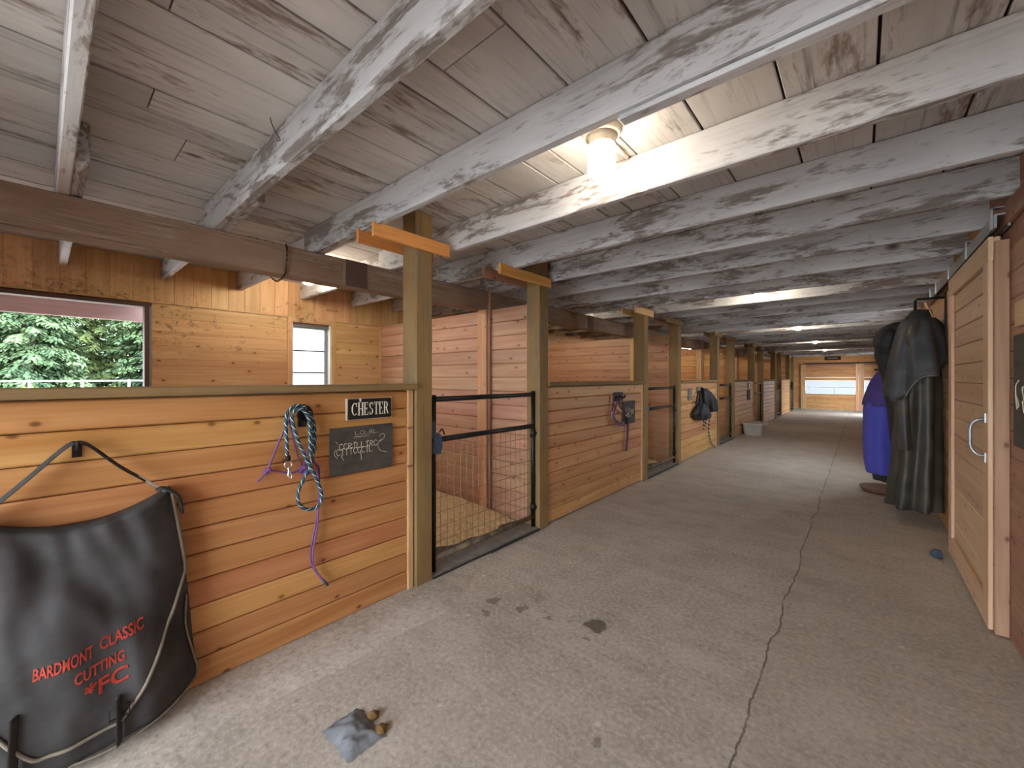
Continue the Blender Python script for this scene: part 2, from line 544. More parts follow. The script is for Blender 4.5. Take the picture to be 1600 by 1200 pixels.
class MB:
    def __init__(s):
        s.v, s.f, s.uv = [], [], []

    def tube(s, pts, r, n=8, flat=1.0, closed=False, rs=None):
        base = len(s.v)
        up = Vector((0.13, 0.29, 0.95)).normalized()
        L = 0.0
        ls = []
        prev = None
        for i, p in enumerate(pts):
            a = pts[i - 1] if i > 0 else (pts[-1] if closed else pts[i])
            b = pts[i + 1] if i < len(pts) - 1 else (pts[0] if closed else pts[i])
            t = (b - a)
            t = t.normalized() if t.length > 1e-9 else Vector((0, 0, 1))
            if prev is None:
                u = t.cross(up)
                if u.length < 1e-3:
                    u = t.cross(Vector((1, 0, 0)))
                u.normalize()
            else:
                u = (prev - t * prev.dot(t)).normalized()
            prev = u
            w_ = t.cross(u)
            if i:
                L += (pts[i] - pts[i - 1]).length
            ls.append(L)
            rr = rs[i] if rs else r
            for k in range(n):
                an = 2 * PI * k / n
                s.v.append(p + u * (math.cos(an) * rr) + w_ * (math.sin(an) * rr * flat))
        m = len(pts)
        for i in range(m - 1 + (1 if closed else 0)):
            j = (i + 1) % m
            for k in range(n):
                k2 = (k + 1) % n
                s.f.append((base + i * n + k, base + i * n + k2, base + j * n + k2, base + j * n + k))
                va, vb = ls[i], ls[j] if j else ls[i]
                s.uv.append([(k / n, va), ((k + 1) / n, va), ((k + 1) / n, vb), (k / n, vb)])
        if not closed:
            s.f.append(tuple(base + k for k in range(n))[::-1])
            s.uv.append([(0, 0)] * n)
            s.f.append(tuple(base + (m - 1) * n + k for k in range(n)))
            s.uv.append([(0, 0)] * n)
        return s

    def box(s, x0, x1, y0, y1, z0, z1):
        b = len(s.v)
        s.v += [Vector(p) for p in [(x0, y0, z0), (x1, y0, z0), (x1, y1, z0), (x0, y1, z0), (x0, y0, z1), (x1, y0, z1), (x1, y1, z1), (x0, y1, z1)]]
        for q in [(0, 3, 2, 1), (4, 5, 6, 7), (0, 1, 5, 4), (1, 2, 6, 5), (2, 3, 7, 6), (3, 0, 4, 7)]:
            s.f.append(tuple(b + i for i in q))
            s.uv.append([(0, 0)] * 4)
        return s

    def poly(s, vs_, fs):
        b = len(s.v)
        s.v += [Vector(p) for p in vs_]
        for q in fs:
            s.f.append(tuple(b + i for i in q))
            s.uv.append([(0, 0)] * len(q))
        return s

    def lathe(s, prof, c, n=20, axis='z'):
        b = len(s.v)
        for (r, h) in prof:
            for k in range(n):
                a = 2 * PI * k / n
                p = (r * math.cos(a), r * math.sin(a), h)
                s.v.append(Vector(c) + Vector(p))
        for i in range(len(prof) - 1):
            for k in range(n):
                k2 = (k + 1) % n
                s.f.append((b + i * n + k, b + i * n + k2, b + (i + 1) * n + k2, b + (i + 1) * n + k))
                s.uv.append([(0, 0)] * 4)
        return s

    def build(s, name, mat, parent=None, origin=None, smooth=True, rot=None):
        if origin is None:
            n = len(s.v)
            origin = Vector((sum(v.x for v in s.v) / n, sum(v.y for v in s.v) / n, sum(v.z for v in s.v) / n))
        origin = Vector(origin)
        m = bpy.data.meshes.new(name)
        m.from_pydata([v - origin for v in s.v], [], s.f)
        u = m.uv_layers.new(name='UVMap')
        i = 0
        for fuv in s.uv:
            for q in fuv:
                u.data[i].uv = q
                i += 1
        m.polygons.foreach_set('use_smooth', [smooth] * len(m.polygons))
        m.materials.append(M[mat] if isinstance(mat, str) else mat)
        m.update()
        return link(name, m, parent, origin)


def cross_extrude(name, outline, axis, a0, a1, mat, parent=None):
    """closed outline of 2-D points extruded along an axis; outline in the other two axes"""
    n = len(outline)
    def P(u, v, a):
        return {'x': (a, u, v), 'y': (u, a, v), 'z': (u, v, a)}[axis]
    mb = MB()
    mb.poly([P(u, v, a0) for u, v in outline] + [P(u, v, a1) for u, v in outline],
            [tuple(range(n)), tuple(range(2 * n - 1, n - 1, -1))] + [(i, i + n, (i + 1) % n + n, (i + 1) % n) for i in range(n)])
    o = mb.build(name, mat, parent, smooth=False)
    bm = bmesh.new()
    bm.from_mesh(o.data)
    bmesh.ops.recalc_face_normals(bm, faces=bm.faces)
    bm.to_mesh(o.data)
    bm.free()
    return o


cS, cC = math.sin(YAW), math.cos(YAW)


def wall_pt(px, py, X):
    """a point on the plane X = const, read off the photograph"""
    k, v = (px - 800) / F, (CY - py) / F
    d = Vector((cC * k - cS, cS * k + cC, v))
    d *= X / d.x
    return Vector((d.x, d.y, d.z + H))


# ------------------------------------------------------------------ floor
fl = thing('floor', 'worn grey concrete aisle floor with a long crack and damp spots', None, kind='structure')
box('slab', XO - 0.1, XR + 0.12, YB - 0.3, YE + 0.1, -0.12, 0.0, 'concrete', fl, 0.0)
ap = MB()
n = 60
vsA, fsA = [], []
for i in range(n + 1):
    y = YB + (2.25 - YB) * i / n
    e = -1.83 + 0.05 * (noise.noise(Vector((y * 2.3, 0, 0)))) + 0.02 * noise.noise(Vector((y * 11, 3, 0)))
    if y > 1.6:
        e -= (y - 1.6) * 0.45
    vsA += [(XW - 0.02, y, 0.012), (e - 0.03, y, 0.009 + 0.003 * noise.noise(Vector((y * 7, 9, 0)))), (e, y, -0.002)]
for i in range(n):
    for k in range(2):
        a = i * 3 + k
        fsA.append((a, a + 1, a + 4, a + 3))
ap.poly(vsA, fsA).build('curb_strip', 'concrete', fl)

# ------------------------------------------------------------------ ceiling: boards and joists
ce = thing('ceiling', 'low barn ceiling of peeling white boards on exposed joists', None, (0, 0, ZC), kind='structure')
box('sky_block_deck', XO - 0.3, XR + 0.4, YB - 0.2, YE + 0.2, ZC + 0.022, ZC + 0.06, 'deck', ce, 0.0)  # solid sheet added above the boards, keeps sky light out of the gaps
x = XO - 0.1
while x < XR + 0.15:
    wd = random.choice([0.16, 0.27, 0.285, 0.3])
    y = YB - 0.1 - random.random() * 2
    while y < YE:
        ln = random.choice([3.66, 4.27, 4.88])
        y1 = min(y + ln, YE + 0.05)
        box('ceiling_board', x + 0.0045, x + wd - 0.0045, max(y, YB - 0.1), y1 - 0.005, ZC + random.uniform(0, 0.003), ZC + 0.021, 'ceil', ce, 0.003, 'y')
        y = y1
        if y1 >= YE:
            break
    x += wd
k0, k1 = -4, 34
JY = []
for k in range(k0, k1 + 1):
    y = 0.05 + 0.61 * k
    JY.append(y)
    dz = random.uniform(-0.004, 0.004)
    dy = random.uniform(-0.008, 0.008)
    box('joist', -3.12 if k != 0 else -3.3, XR + 0.1, y + dy, y + dy + 0.045, ZJ + dz, ZC - 0.001, 'joist', ce, 0.005, 'x')
    box('joist', XO - 0.05, -2.42 + random.uniform(-0.15, 0.1), y + dy + 0.046, y + dy + 0.09, ZJ + 0.006 + dz, ZC - 0.001, 'joist', ce, 0.005, 'x')

# ------------------------------------------------------------------ outer wall (left) with its openings
wl = thing('wall_left', 'outer barn wall of yellow pine boards, vertical above and horizontal below', None, (XO, 0, 0), kind='structure')
T = 0.02
WY0, WY1, WZ0, WZ1 = -0.48, 0.62, 1.12, 2.0          # open window
LY0, LY1, LZ0, LZ1 = 1.84, 2.28, 1.16, 1.985         # louvre window
rows = 16
hb = 2.03 / rows
for r in range(rows):
    z0, z1 = r * hb, (r + 1) * hb
    segs = [(YB, 3.0)]
    for (a, b, c, d) in ((WY0 - 0.03, WY1 + 0.03, WZ0, WZ1 + 0.02), (LY0 - 0.02, LY1 + 0.02, LZ0, LZ1 + 0.02)):
        if z1 > c + 0.02 and z0 < d - 0.01:
            ns = []
            for (s0, s1) in segs:
                if a > s0 and b < s1:
                    ns += [(s0, a), (b, s1)]
                else:
                    ns.append((s0, s1))
            segs = ns
    for (s0, s1) in segs:
        box('board', XO - T, XO, s0, s1 - 0.001, z0, z1, 'pine_outer', wl, 0.004, 'y')
    box('board', XO - T, XO, 3.001, YE, z0, z1, 'pine_outer', wl, 0.004, 'y')
y = YB
while y < 7.0:
    wd = 0.142
    box('vertical_board', XO - T - 0.002, XO - 0.002, y, y + wd, 2.045, ZC, 'pine_outer', wl, 0.004, 'z')
    y += wd
box('upper_panel', XO - T, XO - 0.002, y, YE, 2.045, ZC, 'pine_outer', wl, 0.003, 'y')
box('ledger_strip', XO - T, XO + 0.012, YB, YE, 2.03, 2.046, 'pine_outer', wl, 0.003, 'y')
mb = MB()                                                        # outer sheathing with holes
for (a, b, c, d) in [(YB, WY0, 0, ZC), (WY0, WY1, 0, WZ0), (WY0, WY1, WZ1, ZC), (WY1, LY0, 0, ZC), (LY0, LY1, 0, LZ0), (LY0, LY1, LZ1, ZC), (LY1, YE, 0, ZC)]:
    mb.box(XO - 0.1, XO - T - 0.002, a, b, c, d)
mb.build('sheathing', 'jamb', wl, smooth=False)

w1 = thing('window_1', 'wide unglazed stall window opening with a brown jamb facing fir trees', None, (XO, WY0, WZ0), kind='structure')
box('jamb', XO - 0.1, XO + 0.006, WY1 - 0.02, WY1 + 0.012, WZ0, WZ1, 'jamb', w1, 0.003)
box('jamb', XO - 0.1, XO + 0.006, WY0 - 0.012, WY0 + 0.02, WZ0, WZ1, 'jamb', w1, 0.003)
box('head', XO - 0.1, XO + 0.01, WY0 - 0.02, WY1 + 0.02, WZ1 - 0.012, WZ1 + 0.024, 'jamb', w1, 0.003)
box('sill', XO - 0.12, XO + 0.02, WY0 - 0.02, WY1 + 0.02, WZ0 - 0.03, WZ0 + 0.01, 'jamb', w1, 0.003)
box('casing_strip', XO - 0.005, XO + 0.008, WY1 + 0.012, WY1 + 0.028, WZ0, WZ1, 'galv', w1, 0.002)

w2 = thing('window_2', 'small louvred window with dusty glass slats in pine casing', None, (XO, LY0, LZ0), kind='structure')
for (a, b) in ((LY0 - 0.055, LY0), (LY1 + 0.0, LY1 + 0.055)):
    box('casing', XO - 0.01, XO + 0.016, a, b, LZ0 - 0.05, LZ1 + 0.05, 'pine_outer', w2, 0.003, 'z')
box('head_casing', XO - 0.01, XO + 0.016, LY0, LY1, LZ1, LZ1 + 0.05, 'pine_outer', w2, 0.003, 'y')
box('sill', XO - 0.1, XO + 0.02, LY0, LY1, LZ0 - 0.04, LZ0, 'pine_outer', w2, 0.003, 'y')
box('jamb', XO - 0.1, XO, LY1 - 0.012, LY1, LZ0, LZ1, 'white', w2, 0.002, 'z')
box('jamb', XO - 0.1, XO, LY0, LY0 + 0.012, LZ0, LZ1, 'white', w2, 0.002, 'z')
box('inner_frame', XO - 0.09, XO - 0.06, LY1 - 0.05, LY1 - 0.012, LZ0, LZ1, 'galv', w2, 0.002, 'z')
box('inner_frame', XO - 0.09, XO - 0.06, LY0 + 0.012, LY0 + 0.02, LZ0, LZ1, 'galv', w2, 0.002, 'z')
box('head_rail', XO - 0.09, XO - 0.03, LY0, LY1, LZ1 - 0.06, LZ1, 'galv', w2, 0.002, 'y')
zt = LZ1 - 0.06
hp = (zt - LZ0) / 3
for i in range(3):
    z0 = LZ0 + i * hp
    box('pane', XO - 0.078, XO - 0.073, LY0 + 0.02, LY1 - 0.05, z0 + 0.006, z0 + hp - 0.004, 'louvre', w2, 0.001, 'y')
    if i:
        box('slat_rail', XO - 0.082, XO - 0.068, LY0 + 0.02, LY1 - 0.05, z0 - 0.006, z0 + 0.007, 'iron', w2, 0.001, 'y')

# ------------------------------------------------------------------ stall fronts, partitions, posts, gates
ordn = ['first', 'second', 'third', 'fourth', 'fifth', 'sixth']
near_post = [1.566 + PER * i for i in range(-1, 6)]
PW, PD = 0.132, 0.15                # post along Y, along X
GP = 1.318                          # near post to far post
front_desc = {
    0: 'orange pine stall front nearest the camera, carrying the canvas bag and CHESTER sign',
    1: 'pine stall front with the purple halter, second from the camera',
    2: 'pine stall front with black halters and fly masks, third from the camera',
    3: 'pine stall front beside the grey storage bin, fourth from the camera',
    4: 'fifth pine stall front from the camera, just beyond the storage bin',
    5: 'sixth and farthest pine stall front, next to the end wall',
}
for i in range(0, 6):
    yn = near_post[i + 1]
    y0 = near_post[i] + GP + PW       # far side of previous gate
    y1 = yn
    f = thing('half_wall', front_desc[i], 'half wall', (XW, y0, 0), 'half-height stall fronts along the aisle')
    mt = 'pine' if i == 0 else 'pine_far'
    nb = 11
    h = 1.262 / nb
    for r in range(nb):
        box('board', XW - 0.03, XW + random.uniform(-0.001, 0.001), y0, y1 - 0.052, 0.012 + r * h, 0.012 + (r + 1) * h - 0.0035, mt, f, 0.008, 'y')
    box('end_trim', XW - 0.03, XW + 0.012, y1 - 0.05, y1 - 0.012, 0.01, 1.275, 'trim', f, 0.003, 'z')
    box('edge_strip', XW - 0.03, XW + 0.004, y1 - 0.012, y1 - 0.001, 0.01, 1.275, 'galv', f, 0.002, 'z')
    box('cap_rail', XW - 0.14, XW + 0.045, y0, y1 - 0.001, 1.276, 1.315, 'cap', f, 0.005, 'y')
    box('frame_rail', XW - 0.1, XW - 0.031, y0, y1 - 0.001, 1.2, 1.275, 'post', f, 0.004, 'y')
    box('frame_rail', XW - 0.1, XW - 0.031, y0, y1 - 0.001, 0.012, 0.1, 'post', f, 0.004, 'y')
    bb = MB()
    for r in range(nb):
        bb.box(XW - 0.13, XW - 0.101, y0, y1 - 0.001, 0.012 + r * h, 0.012 + (r + 1) * h - 0.002)
    bb.build('back_boarding', mt, f, smooth=False)

for i in range(-1, 6):
    for j in (0, 1):
        y0 = near_post[i + 1] + GP * j
        if i < 0:
            lab = 'timber post behind the camera beside the open barn end' if j == 0 else 'timber post at the near end of the first stall front'
        else:
            lab = ('olive brown timber post at the latch side of the %s gate from the camera' if j == 0 else 'olive brown timber post at the hinge side of the %s gate from the camera') % ordn[i]
        p = thing('timber_post', lab, 'post', (XP - PD / 2, y0 + PW / 2, 0), 'timber posts along the stall row')
        box('shaft', XP - PD, XP, y0, y0 + PW, 0.0, ZC - 0.005, 'post', p, 0.007, 'z')
        cm = 'cleat' if i < 1 else ('trim' if i == 1 else 'post')
        if j == 0:
            box('cleat', XP + 0.001, XP + 0.026, y0 - 0.31, y0 + 0.26, 2.178, 2.262, cm, p, 0.003, 'y')
            box('cleat', XP - PD - 0.026, XP - PD - 0.001, y0 - 0.31, y0 + 0.26, 2.178, 2.262, cm, p, 0.003, 'y')
        else:
            box('cleat', XP + 0.001, XP + 0.026, y0 - 0.54, y0 + 0.14, 2.172, 2.255, 'post' if i else 'cleat', p, 0.003, 'y')
            box('cleat', XP - PD - 0.026, XP - PD - 0.001, y0 - 0.54, y0 + 0.14, 2.172, 2.255, 'pine_red', p, 0.003, 'y')

# partitions between the stalls
for i in range(-1, 6):
    yp = near_post[i + 1] + GP + PW / 2 + 0.01
    lab = 'pine board partition closing the far side of the stall behind the %s gate' % ordn[i] if i >= 0 else 'pine board partition at the near side of the first stall, out of sight'
    pt = thing('stall_partition', lab, 'partition', (-3.5, yp, 0), 'board partitions between the stalls')
    nb = 15
    h = 2.04 / nb
    for r in range(nb):
        box('board', XO + 0.03, XP - PD - 0.002, yp - 0.02, yp + 0.02, 0.0 + r * h, (r + 1) * h - 0.0025, 'pine_pink' if i < 2 else 'pine_far', pt, 0.007, 'x')
    box('corner_trim', XO + 0.002, XO + 0.03, yp - 0.035, yp + 0.02, 0, 2.04, 'trim', pt, 0.003, 'z')
    box('support_post', -2.97, -2.84, yp - 0.055, yp - 0.021, 0, 2.04, 'trim', pt, 0.004, 'z')
    box('support_post', -2.835, -2.80, yp - 0.045, yp - 0.021, 0, 2.24, 'pine_red', pt, 0.004, 'z')
    box('end_trim', XP - PD - 0.03, XP - PD - 0.002, yp - 0.04, yp - 0.021, 0, 2.04, 'trim', pt, 0.003, 'z')

# girder under the joists
gd = thing('girder_beam', 'long weathered brown girder under the joists, running through the stalls', 'beam', (-3.0, YB, 2.14))
ys = [YB, 1.46, 5.1, 8.7, 12.3, 15.9, YE]
for a, b in zip(ys[:-1], ys[1:]):
    box('timber', -3.06, -2.93, a + 0.001, b - 0.001, 2.045, 2.245, 'girder', gd, 0.006, 'y')
box('splice_plate', -2.929, -2.922, 1.49, 1.66, 2.047, 2.243, 'jamb', gd, 0.002, 'z')
box('splice_plate', -2.929, -2.922, 5.05, 5.2, 2.047, 2.243, 'jamb', gd, 0.002, 'z')

# chain wrapped on the girder
chn = thing('rusty_chain', 'thin rusty chain looped over the brown girder', 'chain', (-2.95, 1.0, 2.2))
ch = MB()
pts = [(-2.92, 1.07, 2.25), (-2.915, 1.075, 2.2), (-2.915, 1.07, 2.1), (-2.92, 1.06, 2.04), (-2.96, 1.03, 2.0), (-3.0, 1.0, 2.03)]
sp = spline(pts, 6)
for i in range(len(sp) - 1):
    c = (sp[i] + sp[i + 1]) / 2
    ring = []
    t = (sp[i + 1] - sp[i]).normalized()
    s_ = t.cross(Vector((1, 0, 0) if i % 2 else (0.3, 1, 0.2))).normalized()
    for k in range(10):
        a = 2 * PI * k / 10
        ring.append(c + t * (math.cos(a) * 0.009) + s_ * (math.sin(a) * 0.005))
    ch.tube(ring, 0.0018, 5, closed=True)
ch.build('hanging_links', 'iron', chn)['kind'] = 'stuff'
ch = MB()
for q in range(5):
    ring = []
    c = Vector((-2.985 + q * 0.0, 0.86 + q * 0.045, 2.252))
    for k in range(10):
        a = 2 * PI * k / 10
        ring.append(c + Vector((0.02 * math.sin(a), 0.028 * math.cos(a), 0.004 * math.sin(a * 2))))
    ch.tube(ring, 0.003, 5, closed=True)
ch.build('coiled_links', 'iron', chn)['kind'] = 'stuff'


def make_gate(i):
    y0 = near_post[i + 1] + PW + 0.052
    y1 = near_post[i + 1] + GP - 0.018
    xg = XP - 0.06
    look = ['black pipe gate with wire mesh, nearest the camera', 'grey pipe mesh gate, second from the camera', 'pipe mesh gate between the black halters and the storage bin, third from the camera',
            'fourth pipe mesh gate from the camera, behind the storage bin', 'fifth pipe mesh gate from the camera', 'sixth and farthest pipe mesh gate by the end wall'][i]
    g = thing('stall_gate', look, 'gate', (xg, (y0 + y1) / 2, 0.03), 'pipe and mesh stall gates')
    V = Vector
    MB().tube([V((xg, y0, 0.03)), V((xg, y0, 1.235))], 0.021, 12).build('latch_stile', 'black', g)
    MB().tube([V((xg, y1, 0.03)), V((xg, y1, 1.235))], 0.019, 12).build('hinge_stile', 'black', g)
    for z, r, nm in ((1.205, 0.019, 'top_rail'), (0.925, 0.02, 'middle_rail'), (0.115, 0.02, 'bottom_rail')):
        MB().tube([V((xg, y0, z)), V((xg, y1, z - 0.0))], r, 12).build(nm, 'muddy' if nm == 'bottom_rail' else 'black', g)
    wm = MB()
    nv = 18
    for k in range(1, nv):
        y = y0 + (y1 - y0) * k / nv
        wm.tube([V((xg + 0.003, y, 0.115)), V((xg + 0.003, y, 0.925))], 0.0021, 5)
    for k in range(1, 8):
        z = 0.115 + 0.81 * k / 8
        wm.tube([V((xg - 0.002, y0, z)), V((xg - 0.002, y1, z))], 0.0021, 5)
    wm.build('wire_mesh', 'wire', g)
    for z in (0.86, 0.2):
        MB().tube([V((xg + 0.005, y1 + 0.01, z)), V((xg + 0.03, y1 + 0.016, z))], 0.012, 8).tube([V((xg, y1, z - 0.03)), V((xg, y1, z + 0.03))], 0.025, 10).build('hinge', 'black', g)
    lt = cross_extrude('latch', [(y0 - 0.03, 0.84), (y0 + 0.035, 0.83), (y0 + 0.055, 0.87), (y0 + 0.05, 0.95), (y0 + 0.02, 0.98), (y0 - 0.005, 0.97),
                                 (y0 - 0.01, 1.06), (y0 - 0.045, 1.06), (y0 - 0.045, 0.96), (y0 - 0.02, 0.93), (y0 - 0.03, 0.9)], 'x', xg + 0.022, xg + 0.034, 'latch', g)
    MB().tube(spline([(xg + 0.03, y0 - 0.03, 1.05), (xg + 0.03, y0 - 0.035, 1.09), (xg + 0.03, y0 - 0.045, 1.115)], 4), 0.005, 6).build('latch_handle', 'iron', lt)
    MB().tube(spline([(xg + 0.03, y0 + 0.03, 0.98), (xg + 0.035, y0 + 0.05, 1.0), (xg + 0.03, y0 + 0.075, 0.96)], 4), 0.005, 6).build('latch_hook', 'iron', lt)
    # threshold
    s = thing('gate_sill', 'dark board threshold on the floor under the %s stall gate' % ordn[i], 'threshold', (XP - 0.08, (y0 + y1) / 2, 0), 'thresholds under the stall gates')
    ya, yb = near_post[i + 1] + PW + 0.002, near_post[i + 1] + GP - 0.002
    box('sill_board', XP - 0.17, XP - 0.01, ya, yb, 0.001, 0.028, 'sill', s, 0.004, 'y')
    box('edge_strip', XP - 0.009, XP + 0.008, ya, yb, 0.001, 0.018, 'sillb', s, 0.003, 'y')


for i in range(6):
    make_gate(i)

# bedding in each stall
bed_lab = ['pale wood shavings bedding spread inside the first stall', 'pale wood shavings bedding spread inside the second stall', 'pale wood shavings bedding inside the third stall']
for i in range(3):
    ya = near_post[i] + GP + PW + 0.06
    yb = near_post[i + 1] + GP + 0.03
    nx, ny = 60, 84
    vv, ff = [], []
    xa, xb = XO + 0.01, XW - 0.14
    for a in range(nx + 1):
        for b in range(ny + 1):
            X = xa + (xb - xa) * a / nx
            Y = ya + (yb - ya) * b / ny
            z = 0.05 + 0.05 * noise.noise(Vector((X * 1.7, Y * 1.7, i * 5))) + 0.02 * noise.noise(Vector((X * 9, Y * 9, 0))) + 0.012 * noise.noise(Vector((X * 33, Y * 33, 0)))
            z += 0.05 * max(0, (-2.9 - X))
            edge = (xb - X) + 0.12 * noise.noise(Vector((X * 5, Y * 5, 2)))
            z *= min(1, max(-0.2, (edge - 0.12) / 0.35))
            vv.append((X, Y, max(-0.01, z)))
    for a in range(nx):
        for b in range(ny):
            q = a * (ny + 1) + b
            ff.append((q, q + ny + 1, q + ny + 2, q + 1))
    tag(MB().poly(vv, ff).build('shavings_bedding', 'shav'), bed_lab[i], 'bedding', kind='stuff')
    box('stall_mat', XO + 0.01, XW - 0.14, ya - 0.05, yb, 0.0005, 0.006, 'mat', fl, 0.0)

# ------------------------------------------------------------------ right wall, sliding door, track
wr = thing('wall_right', 'right aisle wall of horizontal pine boards', None, (XR, 0, 0), kind='structure')
DR = [(7.2, 8.2, 2.1), (19.0, 20.4, 2.1)]         # side doorways
nb = 18
h = ZC / nb
for r in range(nb):
    z0, z1 = r * h, (r + 1) * h - 0.001
    segs = [(YB, 3.9)]
    if 0.93 < z0 < 2.1:
        segs += [(3.901, 7.2), (8.2, 13.6)]
    else:
        segs += [(3.901, 13.6)]
    segs += [(13.601, 19.0), (20.4, YE)] if z0 < 2.1 else [(13.601, YE)]
    for a, b in segs:
        box('board', XR, XR + 0.03, a, b, z0, z1, 'pine_far' if a > 3 else 'pine_red', wr, 0.005, 'y')
mb = MB()
for a, b, c, d in [(YB, 7.2, 0, ZC), (7.2, 8.2, 2.1, ZC), (7.2, 8.2, 0, 0.94), (8.2, 19.0, 0, ZC), (19.0, 20.4, 2.1, ZC), (20.4, YE, 0, ZC)]:
    mb.box(XR + 0.031, XR + 0.1, a, b, c, d)
mb.build('sheathing', 'jamb', wr, smooth=False)
box('track_board', XR - 0.026, XR - 0.001, 2.2, 6.3, 2.14, 2.245, 'pine_red', wr, 0.004, 'y')
for (a, b, zt) in DR:
    for yy in (a - 0.09, b):
        box('opening_trim', XR - 0.02, XR - 0.001, yy, yy + 0.09, 0.9 if a < 9 else 0, 2.1, 'trim', wr, 0.003, 'z')

d1 = thing('door_1', 'sliding pine plank door with a chrome pull hanging on a steel track', None, (0.55, 3.28, 0), kind='structure')
DX, DY0, DY1, DZ0, DZ1 = 0.512, 3.28, 4.56, 0.02, 2.1
nb = 16
h = (DZ1 - DZ0) / nb
for r in range(nb):
    box('plank', DX + 0.02, DX + 0.042, DY0 + 0.001, DY1 - 0.001, DZ0 + r * h, DZ0 + (r + 1) * h - 0.003, 'pine_door', d1, 0.006, 'y')
box('backing', DX + 0.0425, DX + 0.046, DY0 + 0.01, DY1 - 0.01, DZ0, DZ1, 'jamb', d1, 0.0)
box('stile', DX, DX + 0.019, DY0, DY0 + 0.12, DZ0, DZ1 - 0.13, 'pine_door', d1, 0.003, 'z')
box('stile', DX, DX + 0.019, DY1 - 0.12, DY1, DZ0, DZ1 - 0.13, 'pine_door', d1, 0.003, 'z')
box('top_rail', DX, DX + 0.019, DY0, DY1, DZ1 - 0.129, DZ1, 'pine_door', d1, 0.003, 'y')
box('bottom_rail', DX, DX + 0.019, DY0 + 0.121, DY1 - 0.121, DZ0, DZ0 + 0.14, 'pine_door', d1, 0.003, 'y')
box('edge_board', DX + 0.02, DX + 0.072, DY0 - 0.022, DY0 - 0.0005, DZ0 - 0.01, DZ1 - 0.03, 'pine_red', d1, 0.003, 'z')
hd = MB()
ym = DY0 + 0.06
hd.tube(spline([(DX, ym, 0.93), (DX - 0.03, ym, 0.935), (DX - 0.052, ym + 0.005, 0.97), (DX - 0.055, ym + 0.005, 1.03), (DX - 0.052, ym + 0.005, 1.09), (DX - 0.03, ym, 1.122), (DX, ym, 1.127)], 6), 0.0085, 10)
ho = hd.build('pull_handle', 'galv', d1)
MB().box(DX - 0.005, DX - 0.0005, ym - 0.014, ym + 0.014, 0.895, 0.945).box(DX - 0.005, DX - 0.0005, ym - 0.014, ym + 0.014, 1.11, 1.16).build('mounting_plate', 'chrome', ho, smooth=False)
tr = thing('door_track', 'galvanized sliding door track above the plank door', 'track', (0.54, 3.0, 2.16))
cross_extrude('rail_channel', [(0.520, 2.125), (0.520, 2.195), (0.575, 2.195), (0.575, 2.125), (0.565, 2.125), (0.565, 2.186), (0.530, 2.186), (0.530, 2.125)], 'y', 3.2, 5.75, 'galv', tr)
for yy in (3.22, 3.9, 4.6, 5.3, 5.7):
    MB().box(0.512, 0.519, yy, yy + 0.03, 2.12, 2.235).box(0.512, 0.5585, yy, yy + 0.03, 2.2285, 2.235).build('bracket', 'chrome', tr, smooth=False)
for yy in (3.5, 4.3):
    MB().box(0.543, 0.55, yy, yy + 0.04, 2.06, 2.17).build('hanger', 'iron', tr, smooth=False)
# board sign on the near wall
s2 = thing('stall_board', 'dark chalkboard on the right wall at the frame edge beside the sliding door', 'chalkboard', (XR - 0.01, 2.9, 1.35))
box('panel', XR - 0.016, XR - 0.001, 2.35, 3.12, 1.02, 1.56, 'chalkb', s2, 0.003, 'y')
box('label_plate', XR - 0.016, XR - 0.001, 2.95, 3.1, 1.60, 1.72, 'trim', s2, 0.003, 'y')
ck = MB()
for q in range(5):
    pts = [(XR - 0.0175, 3.05 - q * 0.11 + 0.03 * math.sin(k * 2.1 + q), 1.2 + 0.05 * math.sin(k * 1.7 + q * 2) + 0.02 * k) for k in range(6)]
    ck.tube(spline(pts, 5), 0.0025, 5)
ck.build('chalk_scrawl', 'chalk', s2)

# end wall and its sliding doors
wf = thing('wall_far', 'far end wall of pine boards above the end doors', None, (-0.8, YE, 0), kind='structure')
nb = 17
h = ZC / nb
for r in range(nb):
    z0, z1 = r * h, (r + 1) * h - 0.001
    if z0 > 1.95:
        box('board', -2.3, XR, YE, YE + 0.03, z0, z1, 'pine_far', wf, 0.005, 'x')
    else:
        box('board', -2.3, -1.86, YE, YE + 0.03, z0, z1, 'pine_far', wf, 0.005, 'x')
box('sheathing', XO, -1.86, YE + 0.031, YE + 0.08, 0, ZC, 'jamb', wf, 0.0)
box('sheathing', -1.86, XR, YE + 0.031, YE + 0.08, 1.5, ZC, 'jamb', wf, 0.0)
box('sheathing', -1.86, XR, YE + 0.031, YE + 0.08, 0.0, 0.6, 'jamb', wf, 0.0)
box('stall_end', XO, -2.3, YE, YE + 0.03, 0, ZC, 'pine_far', wf, 0.003)
